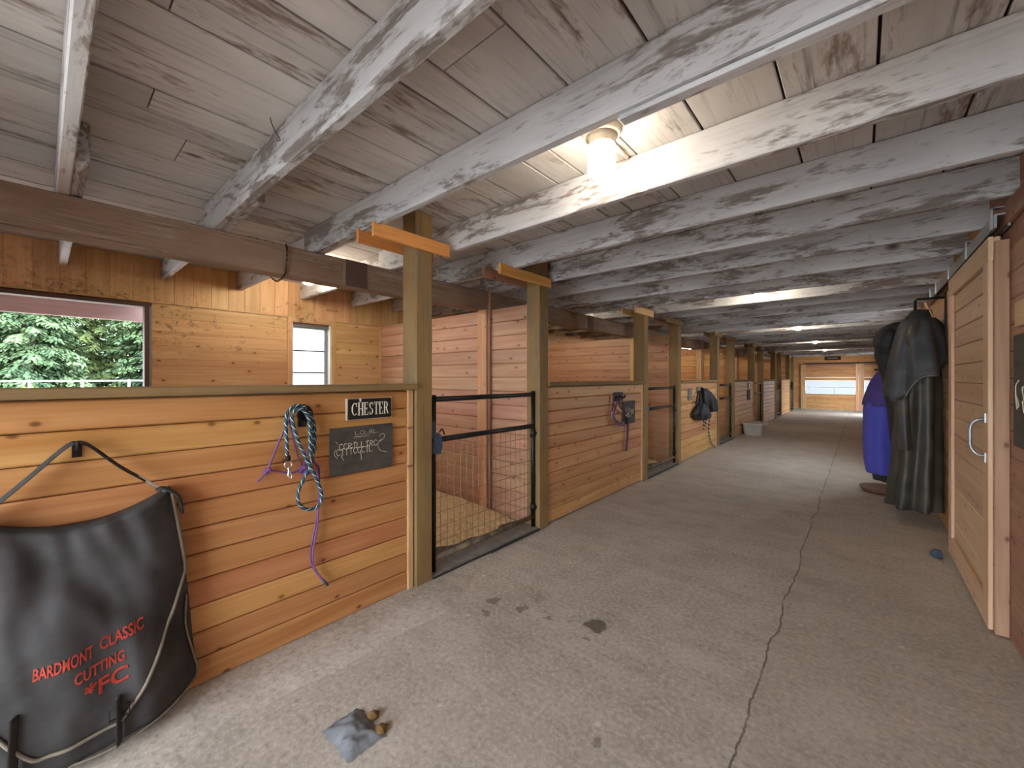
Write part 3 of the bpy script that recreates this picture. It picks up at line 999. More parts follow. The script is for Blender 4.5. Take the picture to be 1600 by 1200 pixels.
for k, (xa, xb) in enumerate(((-1.96, -0.06), (-0.0595, XR - 0.001))):
    d = thing('door_%d' % (k + 2), ['wide end wall door with two white translucent strips', 'second end wall door with white strips, partly behind the hanging coats'][k], None, (xa, YE, 0), kind='structure')
    yf = YE - 0.05
    zl = [0.0 + 0.139 * r for r in range(15)]
    for r in range(14):
        if 5 <= r <= 8:
            continue
        box('plank', xa, xb, yf + 0.015, yf + 0.04, zl[r], zl[r + 1] - 0.001, 'pine_far', d, 0.005, 'x')
    box('stile', xa, xa + 0.17, yf - 0.006, yf + 0.0145, 0.05, 1.93, 'trim', d, 0.003, 'z')
    box('stile', xb - 0.1, xb, yf - 0.006, yf + 0.0145, 0.05, 1.93, 'trim', d, 0.003, 'z')
    box('top_rail', xa + 0.171, xb - 0.101, yf - 0.006, yf + 0.0145, 1.87, 1.93, 'pine_red', d, 0.003, 'x')
    box('light_strip', xa + 0.171, xb - 0.101, yf + 0.02, yf + 0.026, 0.696, 0.955, 'panel', d, 0.001, 'x')
    box('light_strip', xa + 0.171, xb - 0.101, yf + 0.02, yf + 0.026, 0.985, 1.25, 'panel', d, 0.001, 'x')
    box('strip_bar', xa + 0.171, xb - 0.101, yf + 0.012, yf + 0.03, 0.956, 0.984, 'jamb', d, 0.002, 'x')
    box('strip_bar', xa + 0.171, xb - 0.101, yf + 0.012, yf + 0.03, 0.672, 0.689, 'jamb', d, 0.002, 'x')
    if k == 0:
        box('strip_mullion', -0.84, -0.83, yf + 0.012, yf + 0.019, 0.69, 0.955, 'jamb', d, 0.001, 'z')
box('threshold', -2.25, XR, YE - 0.1, YE + 0.02, 0.001, 0.045, 'apron', wf, 0.003, 'x')
pq = thing('name_plaque', 'small dark plaque high on the end wall above the doors', 'plaque', (-1.0, YE - 0.02, 2.2))
box('plate', -1.15, -0.62, YE - 0.02, YE - 0.001, 2.1, 2.26, 'sillb', pq, 0.004, 'x')
box('plate_mark', -1.06, -0.72, YE - 0.024, YE - 0.0205, 2.16, 2.2, 'pine_red', pq, 0.002, 'x')
# ends of the stalls behind the camera
wb = thing('wall_back', 'closed stall end behind the camera', None, (-3.5, YB, 0), kind='structure')
box('boarding', XO, -2.3, YB - 0.05, YB, 0, ZC, 'pine_far', wb, 0.0)

# ------------------------------------------------------------------ caged ceiling lights
lab_l = ['caged jar light glowing on the ceiling, nearest the camera', 'second caged ceiling light from the camera, above the aisle', 'third caged ceiling light from the camera',
         'fourth caged ceiling light from the camera', 'farthest caged ceiling light, near the end wall', 'caged ceiling light behind the camera']


def light(x, y, lab, gm='globe'):
    t = thing('caged_light', lab, 'ceiling light', (x, y, ZC), 'caged lights down the aisle ceiling')
    z = ZC
    MB().lathe([(0.0, -0.03), (0.075, -0.03), (0.082, -0.022), (0.084, 0.0)], (x, y, z), 28).build('mounting_box', 'enamel', t, (x, y, z))
    MB().lathe([(0.0, -0.072), (0.052, -0.072), (0.058, -0.066), (0.056, -0.04), (0.07, -0.031), (0.06, -0.03)], (x, y, z), 28).build('socket_collar', 'enamel', t, (x, y, z))
    gl = [(0.046, -0.07), (0.05, -0.09), (0.053, -0.13), (0.053, -0.17)]
    for k in range(1, 6):
        a = PI / 2 * k / 5
        gl.append((0.053 * math.cos(a), -0.17 - 0.05 * math.sin(a)))
    MB().lathe(gl, (x, y, z), 14).build('globe', gm, t, (x, y, z))
    c = MB()
    for k in range(6):
        a = 2 * PI * k / 6 + 0.3
        pts = [(0.058, -0.06), (0.06, -0.09), (0.062, -0.13), (0.061, -0.175), (0.052, -0.205), (0.03, -0.224), (0.0, -0.23)]
        c.tube(spline([Vector((x + r * math.cos(a), y + r * math.sin(a), z + h_)) for r, h_ in pts], 3), 0.0014, 5)
    for h_, r in ((-0.095, 0.0605), (-0.175, 0.0615)):
        c.tube([Vector((x + r * math.cos(2 * PI * q / 24), y + r * math.sin(2 * PI * q / 24), z + h_)) for q in range(24)], 0.0014, 5, closed=True)
    c.build('wire_cage', 'cage', t)


for q in range(5):
    light(-0.86, 1.6 + 3.66 * q, lab_l[q])
light(-0.86, 1.6 - 3.66, lab_l[5])
for q in range(5):
    light(-3.85, 1.6 + 3.66 * q, 'caged light on the ceiling inside the %s stall, hidden behind the brown girder' % ['first', 'second', 'third', 'fourth', 'fifth'][q], 'globe_stall')
# conduit to the fixtures
cd = MB()
for a, b in ((1.7, 1.86),):
    cd.tube([Vector((-0.86, a, ZC - 0.012)), Vector((-0.86, b, ZC - 0.012))], 0.009, 8)
tag(cd.build('conduit', 'enamel'), 'short cream conduit running from the nearest caged light to the joist', 'conduit')
# loose nailer strip fixed under the joist by the light
nl = box('nailer_strip', -0.62, 0.3, 1.278, 1.322, 2.226, 2.244, 'joist', None, 0.002, 'x')
tag(nl, 'thin grey batten nailed under the joist beside the nearest light', 'batten')
wi = MB()
wi.tube(spline([(-1.86, 0.62, 2.433), (-1.85, 0.625, 2.40), (-1.83, 0.635, 2.36), (-1.807, 0.64, 2.33), (-1.835, 0.64, 2.335)], 5), 0.0018, 5)
tag(wi.build('bent_wire', 'iron'), 'bent loose wire hanging from a ceiling board near the joist', 'wire')

# ------------------------------------------------------------------ signs on the first stall front


def stroke_letter(ch, x, wd, h):
    """serif capitals: returns list of convex polygons in (u,v)"""
    P = []
    th, tn, sf = 0.22 * wd, 0.10 * wd, 0.09 * h
    R = lambda a, b, c, d: P.append([(x + a, c), (x + b, c), (x + b, d), (x + a, d)])

    def arc(cx, cy, rx, ry, a0, a1, w0, w1, n=14):
        for i in range(n):
            t0, t1 = a0 + (a1 - a0) * i / n, a0 + (a1 - a0) * (i + 1) / n
            m = lambda t: w0 + (w1 - w0) * abs(math.cos(t))
            q = []
            for t, s in ((t0, 1), (t1, 1), (t1, -1), (t0, -1)):
                ww = m(t) / 2
                q.append((x + cx + (rx + s * ww) * math.cos(t), cy + (ry + s * ww * 0.8) * math.sin(t)))
            P.append(q)
    def stem(a, foot=True, top=True):
        R(a, a + th, 0, h)
        if foot:
            R(a - 0.09 * wd, a + th + 0.09 * wd, 0, 0.045 * h)
        if top:
            R(a - 0.09 * wd, a + th + 0.09 * wd, h - 0.045 * h, h)
    if ch == 'C':
        arc(wd * 0.52, h / 2, wd * 0.40, h * 0.455, math.radians(48), math.radians(312), tn, th)
        R(wd * 0.80, wd * 0.88, h * 0.66, h * 0.97)
    elif ch == 'H':
        stem(0.08 * wd)
        stem(0.70 * wd)
        R(0.2 * wd, 0.8 * wd, 0.47 * h, 0.53 * h)
    elif ch in 'EF':
        stem(0.1 * wd)
        R(0.1 * wd, 0.85 * wd, h * 0.95, h)
        R(0.1 * wd, 0.88 * wd, 0, h * 0.05)
        R(0.25 * wd, 0.65 * wd, 0.48 * h, 0.53 * h)
        R(0.79 * wd, 0.87 * wd, h * 0.76, h)
        R(0.81 * wd, 0.9 * wd, 0, h * 0.24)
        R(0.6 * wd, 0.67 * wd, 0.41 * h, 0.6 * h)
    elif ch == 'S':
        arc(wd * 0.48, h * 0.735, wd * 0.27, h * 0.225, math.radians(30), math.radians(270), tn, th * 0.9)
        arc(wd * 0.50, h * 0.265, wd * 0.29, h * 0.225, math.radians(90), math.radians(-150), tn, th * 0.95)
        R(wd * 0.72, wd * 0.79, h * 0.74, h * 0.98)
        R(wd * 0.16, wd * 0.23, h * 0.02, h * 0.28)
    elif ch == 'T':
        stem(0.4 * wd, True, False)
        R(0.04 * wd, 0.98 * wd, h * 0.95, h)
        R(0.04 * wd, 0.11 * wd, h * 0.76, h)
        R(0.91 * wd, 0.98 * wd, h * 0.76, h)
    elif ch == 'R':
        stem(0.1 * wd)
        arc(wd * 0.42, h * 0.745, wd * 0.33, h * 0.23, math.radians(-90), math.radians(90), tn, th)
        R(0.2 * wd, 0.43 * wd, h * 0.95, h)
        R(0.2 * wd, 0.43 * wd, h * 0.49, h * 0.54)
        P.append([(x + 0.42 * wd, 0.52 * h), (x + 0.64 * wd, 0.52 * h), (x + 1.0 * wd, 0), (x + 0.78 * wd, 0)])
        R(0.78 * wd, 1.06 * wd, 0, h * 0.045)
    return P


def flat_polys(name, polys, to3, nrm, th, mat, parent):
    mb = MB()
    nv = Vector(nrm)
    for q in polys:
        a = [Vector(to3(u, v)) for u, v in q]
        b = [p + nv * th for p in a]
        n = len(q)
        mb.poly(a + b, [tuple(range(n, 2 * n))] + [(i, (i + 1) % n, (i + 1) % n + n, i + n) for i in range(n)])
    o = mb.build(name, mat, parent, smooth=False)
    bm = bmesh.new()
    bm.from_mesh(o.data)
    bmesh.ops.recalc_face_normals(bm, faces=bm.faces)
    bm.to_mesh(o.data)
    bm.free()
    return o


SY0, SY1, SZ0, SZ1 = 1.108, 1.392, 1.113, 1.236
sg = thing('name_sign', 'black wooden name sign reading CHESTER in white serif letters', 'sign', (XW, 1.25, 1.175))
pb = box('plaque', XW + 0.001, XW + 0.02, SY0, SY1, SZ0, SZ1, 'signedge', sg, 0.004, 'y')
rr = []
cr = 0.008
for cx, cz, a0 in ((SY1 - 0.004 - cr, SZ1 - 0.003 - cr, 0), (SY0 + 0.005 + cr, SZ1 - 0.003 - cr, 90), (SY0 + 0.005 + cr, SZ0 + 0.004 + cr, 180), (SY1 - 0.004 - cr, SZ0 + 0.004 + cr, 270)):
    for k in range(5):
        a = math.radians(a0 + 90 * k / 4)
        rr.append((cx + cr * math.cos(a), cz + cr * math.sin(a)))
cross_extrude('black_face', rr, 'x', XW + 0.0195, XW + 0.0215, 'sign', sg)
polys = []
u = 0.0
for chh, wd in (('C', 0.037), ('H', 0.036), ('E', 0.030), ('S', 0.030), ('T', 0.033), ('E', 0.030), ('R', 0.034)):
    polys += stroke_letter(chh, u, wd, 0.074)
    u += wd * 1.06
sc_ = 0.236 / u
flat_polys('lettering', polys, lambda a, b: (XW + 0.0215, SY0 + 0.026 + a * sc_, SZ0 + 0.025 + b), (1, 0, 0), 0.0012, 'letter', sg)
flat_polys('chipped_spot', [[(0.074, 0.104), (0.083, 0.121), (0.072, 0.121)], [(0.074, 0.104), (0.08, 0.1), (0.086, 0.114), (0.083, 0.121)]],
           lambda a, b: (XW + 0.0215, SY0 + a, SZ0 + b), (1, 0, 0), 0.001, 'letter', sg)

cb = thing('chalkboard', 'grey chalkboard with smeared chalk writing below the CHESTER sign', 'chalkboard', (XW, 1.2, 0.95))
box('board_panel', XW + 0.001, XW + 0.018, 1.018, 1.398, 0.815, 1.076, 'chalkb', cb, 0.003, 'y')
ck = MB()
rc = random.Random(3)


def scrawl(u0, u1, v, hh, n, r=0.0016):
    for k in range(n):
        uu = u0 + (u1 - u0) * k / n
        kind = rc.randint(0, 3)
        ww = (u1 - u0) / n * 0.8
        if kind == 0:
            pts = [(uu, v + hh), (uu, v), (uu + ww, v + hh * 0.1)]
        elif kind == 1:
            pts = [(uu + ww, v + hh * 0.85), (uu + ww * 0.3, v + hh), (uu, v + hh * 0.5), (uu + ww * 0.4, v), (uu + ww, v + hh * 0.2)]
        elif kind == 2:
            pts = [(uu, v), (uu + ww * 0.2, v + hh), (uu + ww, v + hh * 0.7), (uu + ww * 0.3, v + hh * 0.45), (uu + ww, v)]
        else:
            pts = [(uu, v + hh * 0.9), (uu + ww, v + hh), (uu + ww * 0.5, v + hh), (uu + ww * 0.5, v - hh * 0.1)]
        ck.tube(spline([(XW + 0.0185, a, b) for a, b in pts], 4), r, 4)


scrawl(1.065, 1.30, 0.955, 0.032, 9)
scrawl(1.05, 1.27, 0.925, 0.034, 9)
scrawl(1.16, 1.30, 1.03, 0.02, 5, 0.0009)
for pts in ([(1.305, 1.005), (1.33, 1.02), (1.345, 1.005), (1.33, 0.985), (1.31, 0.975)], [(1.325, 0.99), (1.30, 0.965), (1.312, 0.925), (1.36, 0.905)],
            [(1.15, 1.018), (1.24, 1.018)], [(1.045, 1.005), (1.055, 0.99)], [(1.19, 0.94), (1.195, 0.885)], [(1.075, 0.925), (1.09, 0.895)], [(1.045, 0.96), (1.037, 0.935), (1.055, 0.91)]):
    ck.tube(spline([(XW + 0.0185, a, b) for a, b in pts], 5), 0.0014, 4)
ck.build('chalk_writing', 'chalk', cb)

# ------------------------------------------------------------------ hook, lead rope, rope halter on the first stall front
XH = XW + 0.05
hk = thing('wall_hook', 'dark iron bracket hook holding the blue lead rope', 'hook', (XW, 0.86, 1.17))
box('back_plate', XW + 0.0005, XW + 0.008, 0.855, 0.895, 1.10, 1.215, 'iron', hk, 0.002, 'z')
MB().tube(spline([(XW + 0.008, 0.875, 1.19), (XW + 0.04, 0.872, 1.195), (XW + 0.075, 0.868, 1.19), (XW + 0.095, 0.865, 1.205)], 5), 0.011, 8).build('upper_prong', 'iron', hk)
MB().tube(spline([(XW + 0.008, 0.875, 1.13), (XW + 0.03, 0.873, 1.115), (XW + 0.05, 0.87, 1.12), (XW + 0.06, 0.868, 1.135)], 5), 0.008, 8).build('lower_prong', 'iron', hk)
a = []
for k in range(13):
    an = PI * 2 * k / 12
    a.append(Vector((XW + 0.05 + 0.004 * math.sin(an), 0.872 + 0.034 * math.cos(an), 1.165 + 0.036 * math.sin(an))))
MB().tube(a[:-1], 0.007, 8, closed=True).build('ring', 'iron', hk)


def wp(pts, X=XH, jit=0.0):
    return [wall_pt(p[0], p[1], X + (p[2] if len(p) > 2 else 0)) for p in pts]


lr = thing('lead_rope', 'blue and teal braided lead rope looped over a hook left of the CHESTER sign', 'rope', (XH, 0.87, 0.95))
MB().tube(spline(wp([(449, 712), (448, 695), (447, 672), (447, 652), (453, 640), (464, 634), (476, 636), (486, 648), (491, 666), (492, 685), (490, 702), (488, 716)]), 6), 0.0085, 9).build('outer_strand', 'rope', lr)
MB().tube(spline(wp([(486, 712, 0.02), (484, 690, 0.02), (484, 668, 0.02), (481, 650, 0.02), (472, 640, 0.02), (461, 641, 0.02), (456, 652, 0.02), (459, 668, 0.02), (466, 690, 0.02), (475, 710, 0.02), (485, 730, 0.02), (494, 748, 0.02), (501, 766, 0.02), (502, 782, 0.015), (494, 793, 0.01),
                     (482, 796, 0.01), (470, 791, 0.01), (465, 777, 0.01), (469, 760, 0.005), (477, 744, 0), (485, 726, -0.005), (489, 706, -0.005), (489, 682, -0.005), (485, 660, -0.005), (478, 646, -0.005)]), 6), 0.0085, 9).build('looped_strand', 'rope', lr)
V0 = wall_pt(450, 716, XH)
sn = MB().tube([V0 + Vector((0, 0, 0.012)), V0 + Vector((0, 0, -0.012))], 0.012, 10)
sn.build('whipping', 'iron', lr)
rg = []
for k in range(16):
    an = 2 * PI * k / 16
    rg.append(V0 + Vector((0.004, 0.017 * math.cos(an), -0.03 + 0.017 * math.sin(an))))
MB().tube(rg, 0.0035, 7, closed=True).tube(spline([V0 + Vector((0.004, 0, -0.045)), V0 + Vector((0.006, 0.002, -0.065)), V0 + Vector((0.006, -0.002, -0.085))], 4), 0.0055, 8).tube(
    spline([V0 + Vector((0.004, -0.002, -0.085)), V0 + Vector((0.006, 0.012, -0.1)), V0 + Vector((0.006, 0.016, -0.085)), V0 + Vector((0.006, 0.006, -0.068))], 4), 0.003, 6).build('snap_clip', 'chrome', lr)

rh = thing('rope_halter', 'thin purple rope halter with a long tail hanging under the blue lead rope', 'halter', (XW, 0.85, 0.9))
XA = XW + 0.025
MB().tube(spline(wp([(455, 648), (447, 666), (436, 690), (427, 712), (418, 734), (410, 745), (402, 753)], XA), 6), 0.0048, 7).tube(spline(wp([(418, 735), (432, 736), (446, 739), (460, 738), (472, 731)], XA), 6), 0.0045, 7).tube(
    spline(wp([(474, 730), (479, 712), (483, 696), (486, 672), (480, 650)], XA), 6), 0.0045, 7).tube(spline(wp([(452, 656), (458, 685), (464, 708), (472, 728)], XA - 0.006), 6), 0.0035, 7).build('noseband', 'purple', rh)
for (px, py, r) in ((418, 736, 0.016), (473, 733, 0.02), (479, 738, 0.018)):
    c = wall_pt(px, py, XA)
    kn = MB()
    for q in range(3):
        ring = [c + Vector((0.4 * r * math.cos(a_ * 0.7 + q), r * math.cos(a_) * 0.7, r * math.sin(a_ + q * 0.9) * 0.7)) for a_ in [2 * PI * k / 12 for k in range(12)]]
        kn.tube(ring, r * 0.38, 6, closed=True)
    kn.build('knot', 'purple', rh)
MB().tube(spline(wp([(489, 714, 0.02), (491, 722, 0.01), (498, 730), (499, 748), (498, 775), (496, 800), (492, 826), (487, 850), (485, 870), (490, 888), (500, 902), (510, 912)], XA), 6), 0.0042, 7).tube(
    spline(wp([(490, 720, 0.01), (496, 735), (499, 765), (498, 790), (496, 820), (492, 845), (489, 865), (490, 882), (497, 896), (508, 910)], XA + 0.008), 6), 0.0042, 7).build('tail', 'purple', rh)
MB().tube(wp([(504, 906), (512, 914)], XA + 0.004), 0.008, 8).build('tail_whipping', 'latch', rh)

# ------------------------------------------------------------------ second stall: halter, chalkboard
hk = thing('wall_hook', 'dark hook plate holding the purple webbing halter on the second stall front', 'hook', (XW, 4.45, 1.13))
box('back_plate', XW + 0.0005, XW + 0.01, 4.35, 4.58, 1.08, 1.185, 'iron', hk, 0.003, 'y')
for yy in (4.4, 4.52):
    MB().tube(spline([(XW + 0.01, yy, 1.13), (XW + 0.05, yy, 1.12), (XW + 0.065, yy, 1.15)], 4), 0.011, 8).build('prong', 'iron', hk)
cb2 = thing('chalkboard', 'small grey chalkboard behind the purple webbing halter', 'chalkboard', (XW, 4.78, 0.93))
box('board_panel', XW + 0.001, XW + 0.015, 4.57, 4.91, 0.79, 1.07, 'chalkb', cb2, 0.003, 'y')
ck = MB()
for q in range(6):
    ck.tube(spline([(XW + 0.0155, 4.65 + 0.04 * q + 0.02 * math.sin(k * 2 + q), 0.9 + 0.04 * math.cos(k * 1.6 + q) + 0.015 * k) for k in range(5)], 4), 0.002, 4)
ck.build('chalk_writing', 'chalk', cb2)
wh = thing('webbing_halter', 'purple webbing halter with a hanging strap on the second stall front', 'halter', (XW, 4.55, 0.9))
XB = XW + 0.03
MB().tube(spline(wp([(959, 618), (958, 634), (956, 646), (960, 654), (967, 660), (975, 664)], XB), 6), 0.016, 8, 0.35).build('crown_strap', 'plum', wh)
MB().tube(spline(wp([(965, 620), (963, 634), (959, 645)], XB), 6), 0.014, 8, 0.35).tube(spline(wp([(966, 620), (969, 636), (976, 644), (981, 650)], XB + 0.012), 6), 0.014, 8, 0.35).build('cheek_strap', 'plum', wh)
MB().tube(spline(wp([(957, 645), (961, 657), (969, 664), (976, 665)], XB + 0.02), 6), 0.017, 8, 0.35).build('noseband', 'purple', wh)
MB().tube(spline(wp([(981, 648), (981, 665), (980, 685), (978, 705)], XB), 6), 0.02, 8, 0.25).build('tail_strap', 'plum', wh)
rg = MB()
for (px, py) in ((957, 646), (981, 649), (974, 663)):
    c = wall_pt(px, py, XB + 0.02)
    rg.tube([c + Vector((0, 0.022 * math.cos(2 * PI * k / 12), 0.022 * math.sin(2 * PI * k / 12))) for k in range(12)], 0.004, 6, closed=True)
rg.build('metal_rings', 'chrome', wh)

# ------------------------------------------------------------------ third stall: black halters, fly masks, rope
bp = box('hook_board', XW + 0.001, XW + 0.02, 7.02, 7.2, 0.98, 1.18, 'sill', None, 0.003, 'z')
tag(bp, 'empty grey mounting board left of the black fly mask', 'board')
bp = box('hook_board', XW + 0.001, XW + 0.02, 7.5, 7.78, 1.08, 1.2, 'sill', None, 0.003, 'y')
tag(bp, 'grey hook board from which the black halter and masks hang', 'board')
cb3 = thing('chalkboard', 'small grey green chalkboard partly behind the black fly mask', 'chalkboard', (XW, 8.2, 0.96))
box('board_panel', XW + 0.001, XW + 0.015, 7.95, 8.42, 0.82, 1.09, 'chalkb', cb3, 0.003, 'y')


def blob(rings, n=26, amp=0.12, seed=0, nf=5):
    """soft closed form: rings of (x, y, z, rx, ry)"""
    mb = MB()
    P = []
    m = 5
    vals = [Vector(r[:3]) for r in rings]
    path = spline(vals, m)
    rad = spline([Vector((r[3], r[4], 0)) for r in rings], m)
    b = []
    for i, (c, r) in enumerate(zip(path, rad)):
        t = i / (len(path) - 1)
        for k in range(n):
            a = 2 * PI * k / n
            f = 1 + amp * math.sin(nf * a + seed + 2.2 * t) * (0.35 + 0.65 * t) + amp * 0.8 * noise.noise(Vector((math.cos(a) * 1.6 + seed, math.sin(a) * 1.6, c.z * 4)))
            b.append((c.x + max(r.x, 0.002) * math.cos(a) * f, c.y + max(r.y, 0.002) * math.sin(a) * f, c.z))
    b = [(min(q[0], XR - 0.008), q[1], q[2]) if q[0] > 0 else (max(q[0], XW + 0.022), q[1], q[2]) for q in b]
    L = len(path)
    fs = [(i * n + k, i * n + (k + 1) % n, (i + 1) * n + (k + 1) % n, (i + 1) * n + k) for i in range(L - 1) for k in range(n)]
    fs.append(tuple(range(n)))
    fs.append(tuple((L - 1) * n + k for k in range(n))[::-1])
    mb.poly(b, fs)
    return mb


def fixn(o):
    bm = bmesh.new()
    bm.from_mesh(o.data)
    bmesh.ops.recalc_face_normals(bm, faces=bm.faces)
    bm.to_mesh(o.data)
    bm.free()
    return o


fm = thing('fly_mask', 'crumpled black fly mask hanging low from a forked strap on the third stall front', 'fly mask', (XW, 7.45, 0.8))
fixn(blob([(XW + 0.08, 7.55, 0.92, 0.03, 0.05), (XW + 0.09, 7.5, 0.86, 0.08, 0.17), (XW + 0.1, 7.48, 0.76, 0.09, 0.26), (XW + 0.09, 7.52, 0.67, 0.085, 0.22), (XW + 0.08, 7.56, 0.62, 0.05, 0.12)], amp=0.36, seed=1, nf=7).build('mask', 'blackcloth', fm))
MB().tube(spline([(XW + 0.05, 7.32, 0.9), (XW + 0.05, 7.34, 1.0), (XW + 0.045, 7.44, 1.1), (XW + 0.04, 7.5, 1.12), (XW + 0.045, 7.56, 1.06), (XW + 0.05, 7.6, 0.95), (XW + 0.06, 7.6, 0.88)], 5), 0.02, 7, 0.4).tube(
    spline([(XW + 0.05, 7.3, 0.93), (XW + 0.06, 7.42, 0.95), (XW + 0.07, 7.46, 0.88)], 5), 0.025, 7, 0.5).build('strap', 'blackcloth', fm)
fm = thing('fly_mask', 'long black fly mask hanging over the chalkboard on the third stall front', 'fly mask', (XW, 7.9, 0.9))
fixn(blob([(XW + 0.06, 7.74, 1.17, 0.03, 0.06), (XW + 0.08, 7.78, 1.1, 0.06, 0.13), (XW + 0.1, 7.9, 0.98, 0.09, 0.22), (XW + 0.1, 8.0, 0.88, 0.085, 0.24), (XW + 0.09, 8.08, 0.78, 0.08, 0.22), (XW + 0.08, 8.12, 0.73, 0.06, 0.17)], amp=0.34, seed=4, nf=6).build('mask', 'blackcloth', fm))
MB().tube(spline([(XW + 0.03, 7.7, 1.18), (XW + 0.07, 7.72, 1.12), (XW + 0.1, 7.75, 1.0), (XW + 0.09, 7.74, 0.85)], 5), 0.03, 7, 0.5).build('strap', 'blackcloth', fm)
bwl = thing('braided_rope', 'black and tan braided rope trailing from the masks down to the floor', 'rope', (XW, 8.1, 0.5))
MB().tube(spline([(XW + 0.05, 8.1, 0.78), (XW + 0.05, 8.12, 0.6), (XW + 0.04, 8.1, 0.4), (XW + 0.04, 8.16, 0.25), (XW + 0.04, 8.28, 0.12), (XW + 0.06, 8.42, 0.03)], 8), 0.013, 8).build('long_strand', 'bwrope', bwl)
MB().tube(spline([(XW + 0.05, 7.9, 0.75), (XW + 0.045, 7.92, 0.6), (XW + 0.04, 7.88, 0.48)], 8), 0.012, 8).tube(spline([(XW + 0.05, 7.76, 0.65), (XW + 0.045, 7.78, 0.55), (XW + 0.04, 7.8, 0.42)], 8), 0.012, 8).build('short_strands', 'bwrope', bwl)
# fourth stall: two small boards
pl = thing('stall_card', 'small framed card high on the fourth stall front', 'card', (XW, 12.0, 1.17))
box('frame', XW + 0.001, XW + 0.015, 11.72, 11.98, 1.08, 1.23, 'jamb', pl, 0.003, 'y')
box('paper', XW + 0.0155, XW + 0.018, 11.78, 11.94, 1.1, 1.21, 'trim', pl, 0.001, 'y')
pl = box('stall_board', XW + 0.001, XW + 0.015, 11.66, 11.98, 0.79, 1.06, 'chalkb', None, 0.003, 'y')
tag(pl, 'grey board below the framed card on the fourth stall front', 'chalkboard')

# grey storage bin
bn = thing('storage_bin', 'grey plastic storage bin with pale lid on the floor by the fourth stall front', 'bin', (-1.95, 11.2, 0))


def tub(name, x0, x1, y0, y1, z0, z1, tap, mat, parent):
    mb = MB()
    v, f = [], []
    rc_ = 0.05
    for (z, t) in ((z0, 0), (z0 + 0.01, 0.004), (z1, tap)):
        for (cx, cy, a0) in ((x1 - rc_ + t, y1 - rc_ + t, 0), (x0 + rc_ - t, y1 - rc_ + t, 90), (x0 + rc_ - t, y0 + rc_ - t, 180), (x1 - rc_ + t, y0 + rc_ - t, 270)):
            for k in range(4):
                a_ = math.radians(a0 + 30 * k)
                v.append((cx + rc_ * math.cos(a_), cy + rc_ * math.sin(a_), z))
    for i in range(2):
        for k in range(16):
            f.append((i * 16 + k, i * 16 + (k + 1) % 16, (i + 1) * 16 + (k + 1) % 16, (i + 1) * 16 + k))
    f.append(tuple(range(16))[::-1])
    f.append(tuple(range(32, 48)))
    return mb.poly(v, f).build(name, mat, parent, smooth=False)


tub('tub', -2.12, -1.76, 10.95, 11.5, 0.0, 0.26, 0.03, 'bin', bn)
tub('lid', -2.165, -1.715, 10.905, 11.545, 0.255, 0.285, 0.0, 'binlid', bn)
box('handle_lip', -1.71, -1.685, 11.1, 11.35, 0.225, 0.25, 'binlid', bn, 0.004)

# ------------------------------------------------------------------ canvas bag hanging on the first stall front
bg_ = thing('canvas_bag', 'large black canvas bag with a red printed flap hanging from a hook', 'bag', (XW, 0.08, 0.5))
BC = 0.085                                            # centre along the wall


def bag_front(u, v):
    """front surface of the bag: u along the wall (-1..1), v up (0..1) -> point"""
    hw = 0.345 - 0.085 * v ** 1.5
    sag = 0.085 * (1 - u * u) * v ** 3
    z = 0.045 + 0.86 * v - sag + 0.05 * (u * u) * (1 - v) * 0.6
    bul = 0.135 * (1 - 0.55 * v ** 2) * (1 - abs(u) ** 3.2)
    fold = 0.016 * math.sin(3.1 * u + 5 * v + 0.6) * v + 0.024 * noise.noise(Vector((u * 2.2 + v * 1.5, v * 2.2 - u, 4.0))) + 0.009 * noise.noise(Vector((u * 6 + v * 3, v * 5, 1.0)))
    cr = 0.018 * math.exp(-((u * 0.5 + v - 0.72) / 0.07) ** 2)
    return Vector((XW + 0.035 + bul + fold - cr * 0.6, BC + u * hw, z))


def sheet(name, uv, off, mat, parent, nu, nv, thick=0.004):
    v, f = [], []
    for i in range(nu + 1):
        for j in range(nv + 1):
            u_, v_ = uv(i / nu, j / nv)
            p = bag_front(u_, v_)
            v.append((p.x + off, p.y, p.z))
    for i in range(nu):
        for j in range(nv):
            q = i * (nv + 1) + j
            f.append((q, q + nv + 1, q + nv + 2, q + 1))
    o = MB().poly(v, f).build(name, mat, parent)
    md = o.modifiers.new('thick', 'SOLIDIFY')
    md.thickness = thick
    md.offset = -1
    return o


# body: closed form front + back
v, f = [], []
NU, NV = 40, 40
for i in range(NU + 1):
    for j in range(NV + 1):
        p = bag_front(-1 + 2 * i / NU, j / NV)
        v.append(tuple(p))
off = len(v)
for i in range(NU + 1):
    for j in range(NV + 1):
        p = bag_front(-1 + 2 * i / NU, j / NV)
        v.append((XW + 0.006, p.y, p.z))
for i in range(NU):
    for j in range(NV):
        q = i * (NV + 1) + j
        f.append((q, q + NV + 1, q + NV + 2, q + 1))
        f.append((off + q, off + q + 1, off + q + NV + 2, off + q + NV + 1))
for i in range(NU):
    for j in (0, NV):
        q, q2 = i * (NV + 1) + j, (i + 1) * (NV + 1) + j
        f.append((q, off + q, off + q2, q2))
for j in range(NV):
    for i in (0, NU):
        q = i * (NV + 1) + j
        f.append((q, q + 1, off + q + 1, off + q))
fixn(MB().poly(v, f).build('body', 'bagc', bg_))


def flap_edge(s):
    """s 0..1 over the width: lower limit of the flap in v"""
    u_ = -1 + 2 * s
    a_ = abs(u_)
    return 0.085 + 0.5 * max(0, (a_ - 0.28) / 0.72) ** 1.25


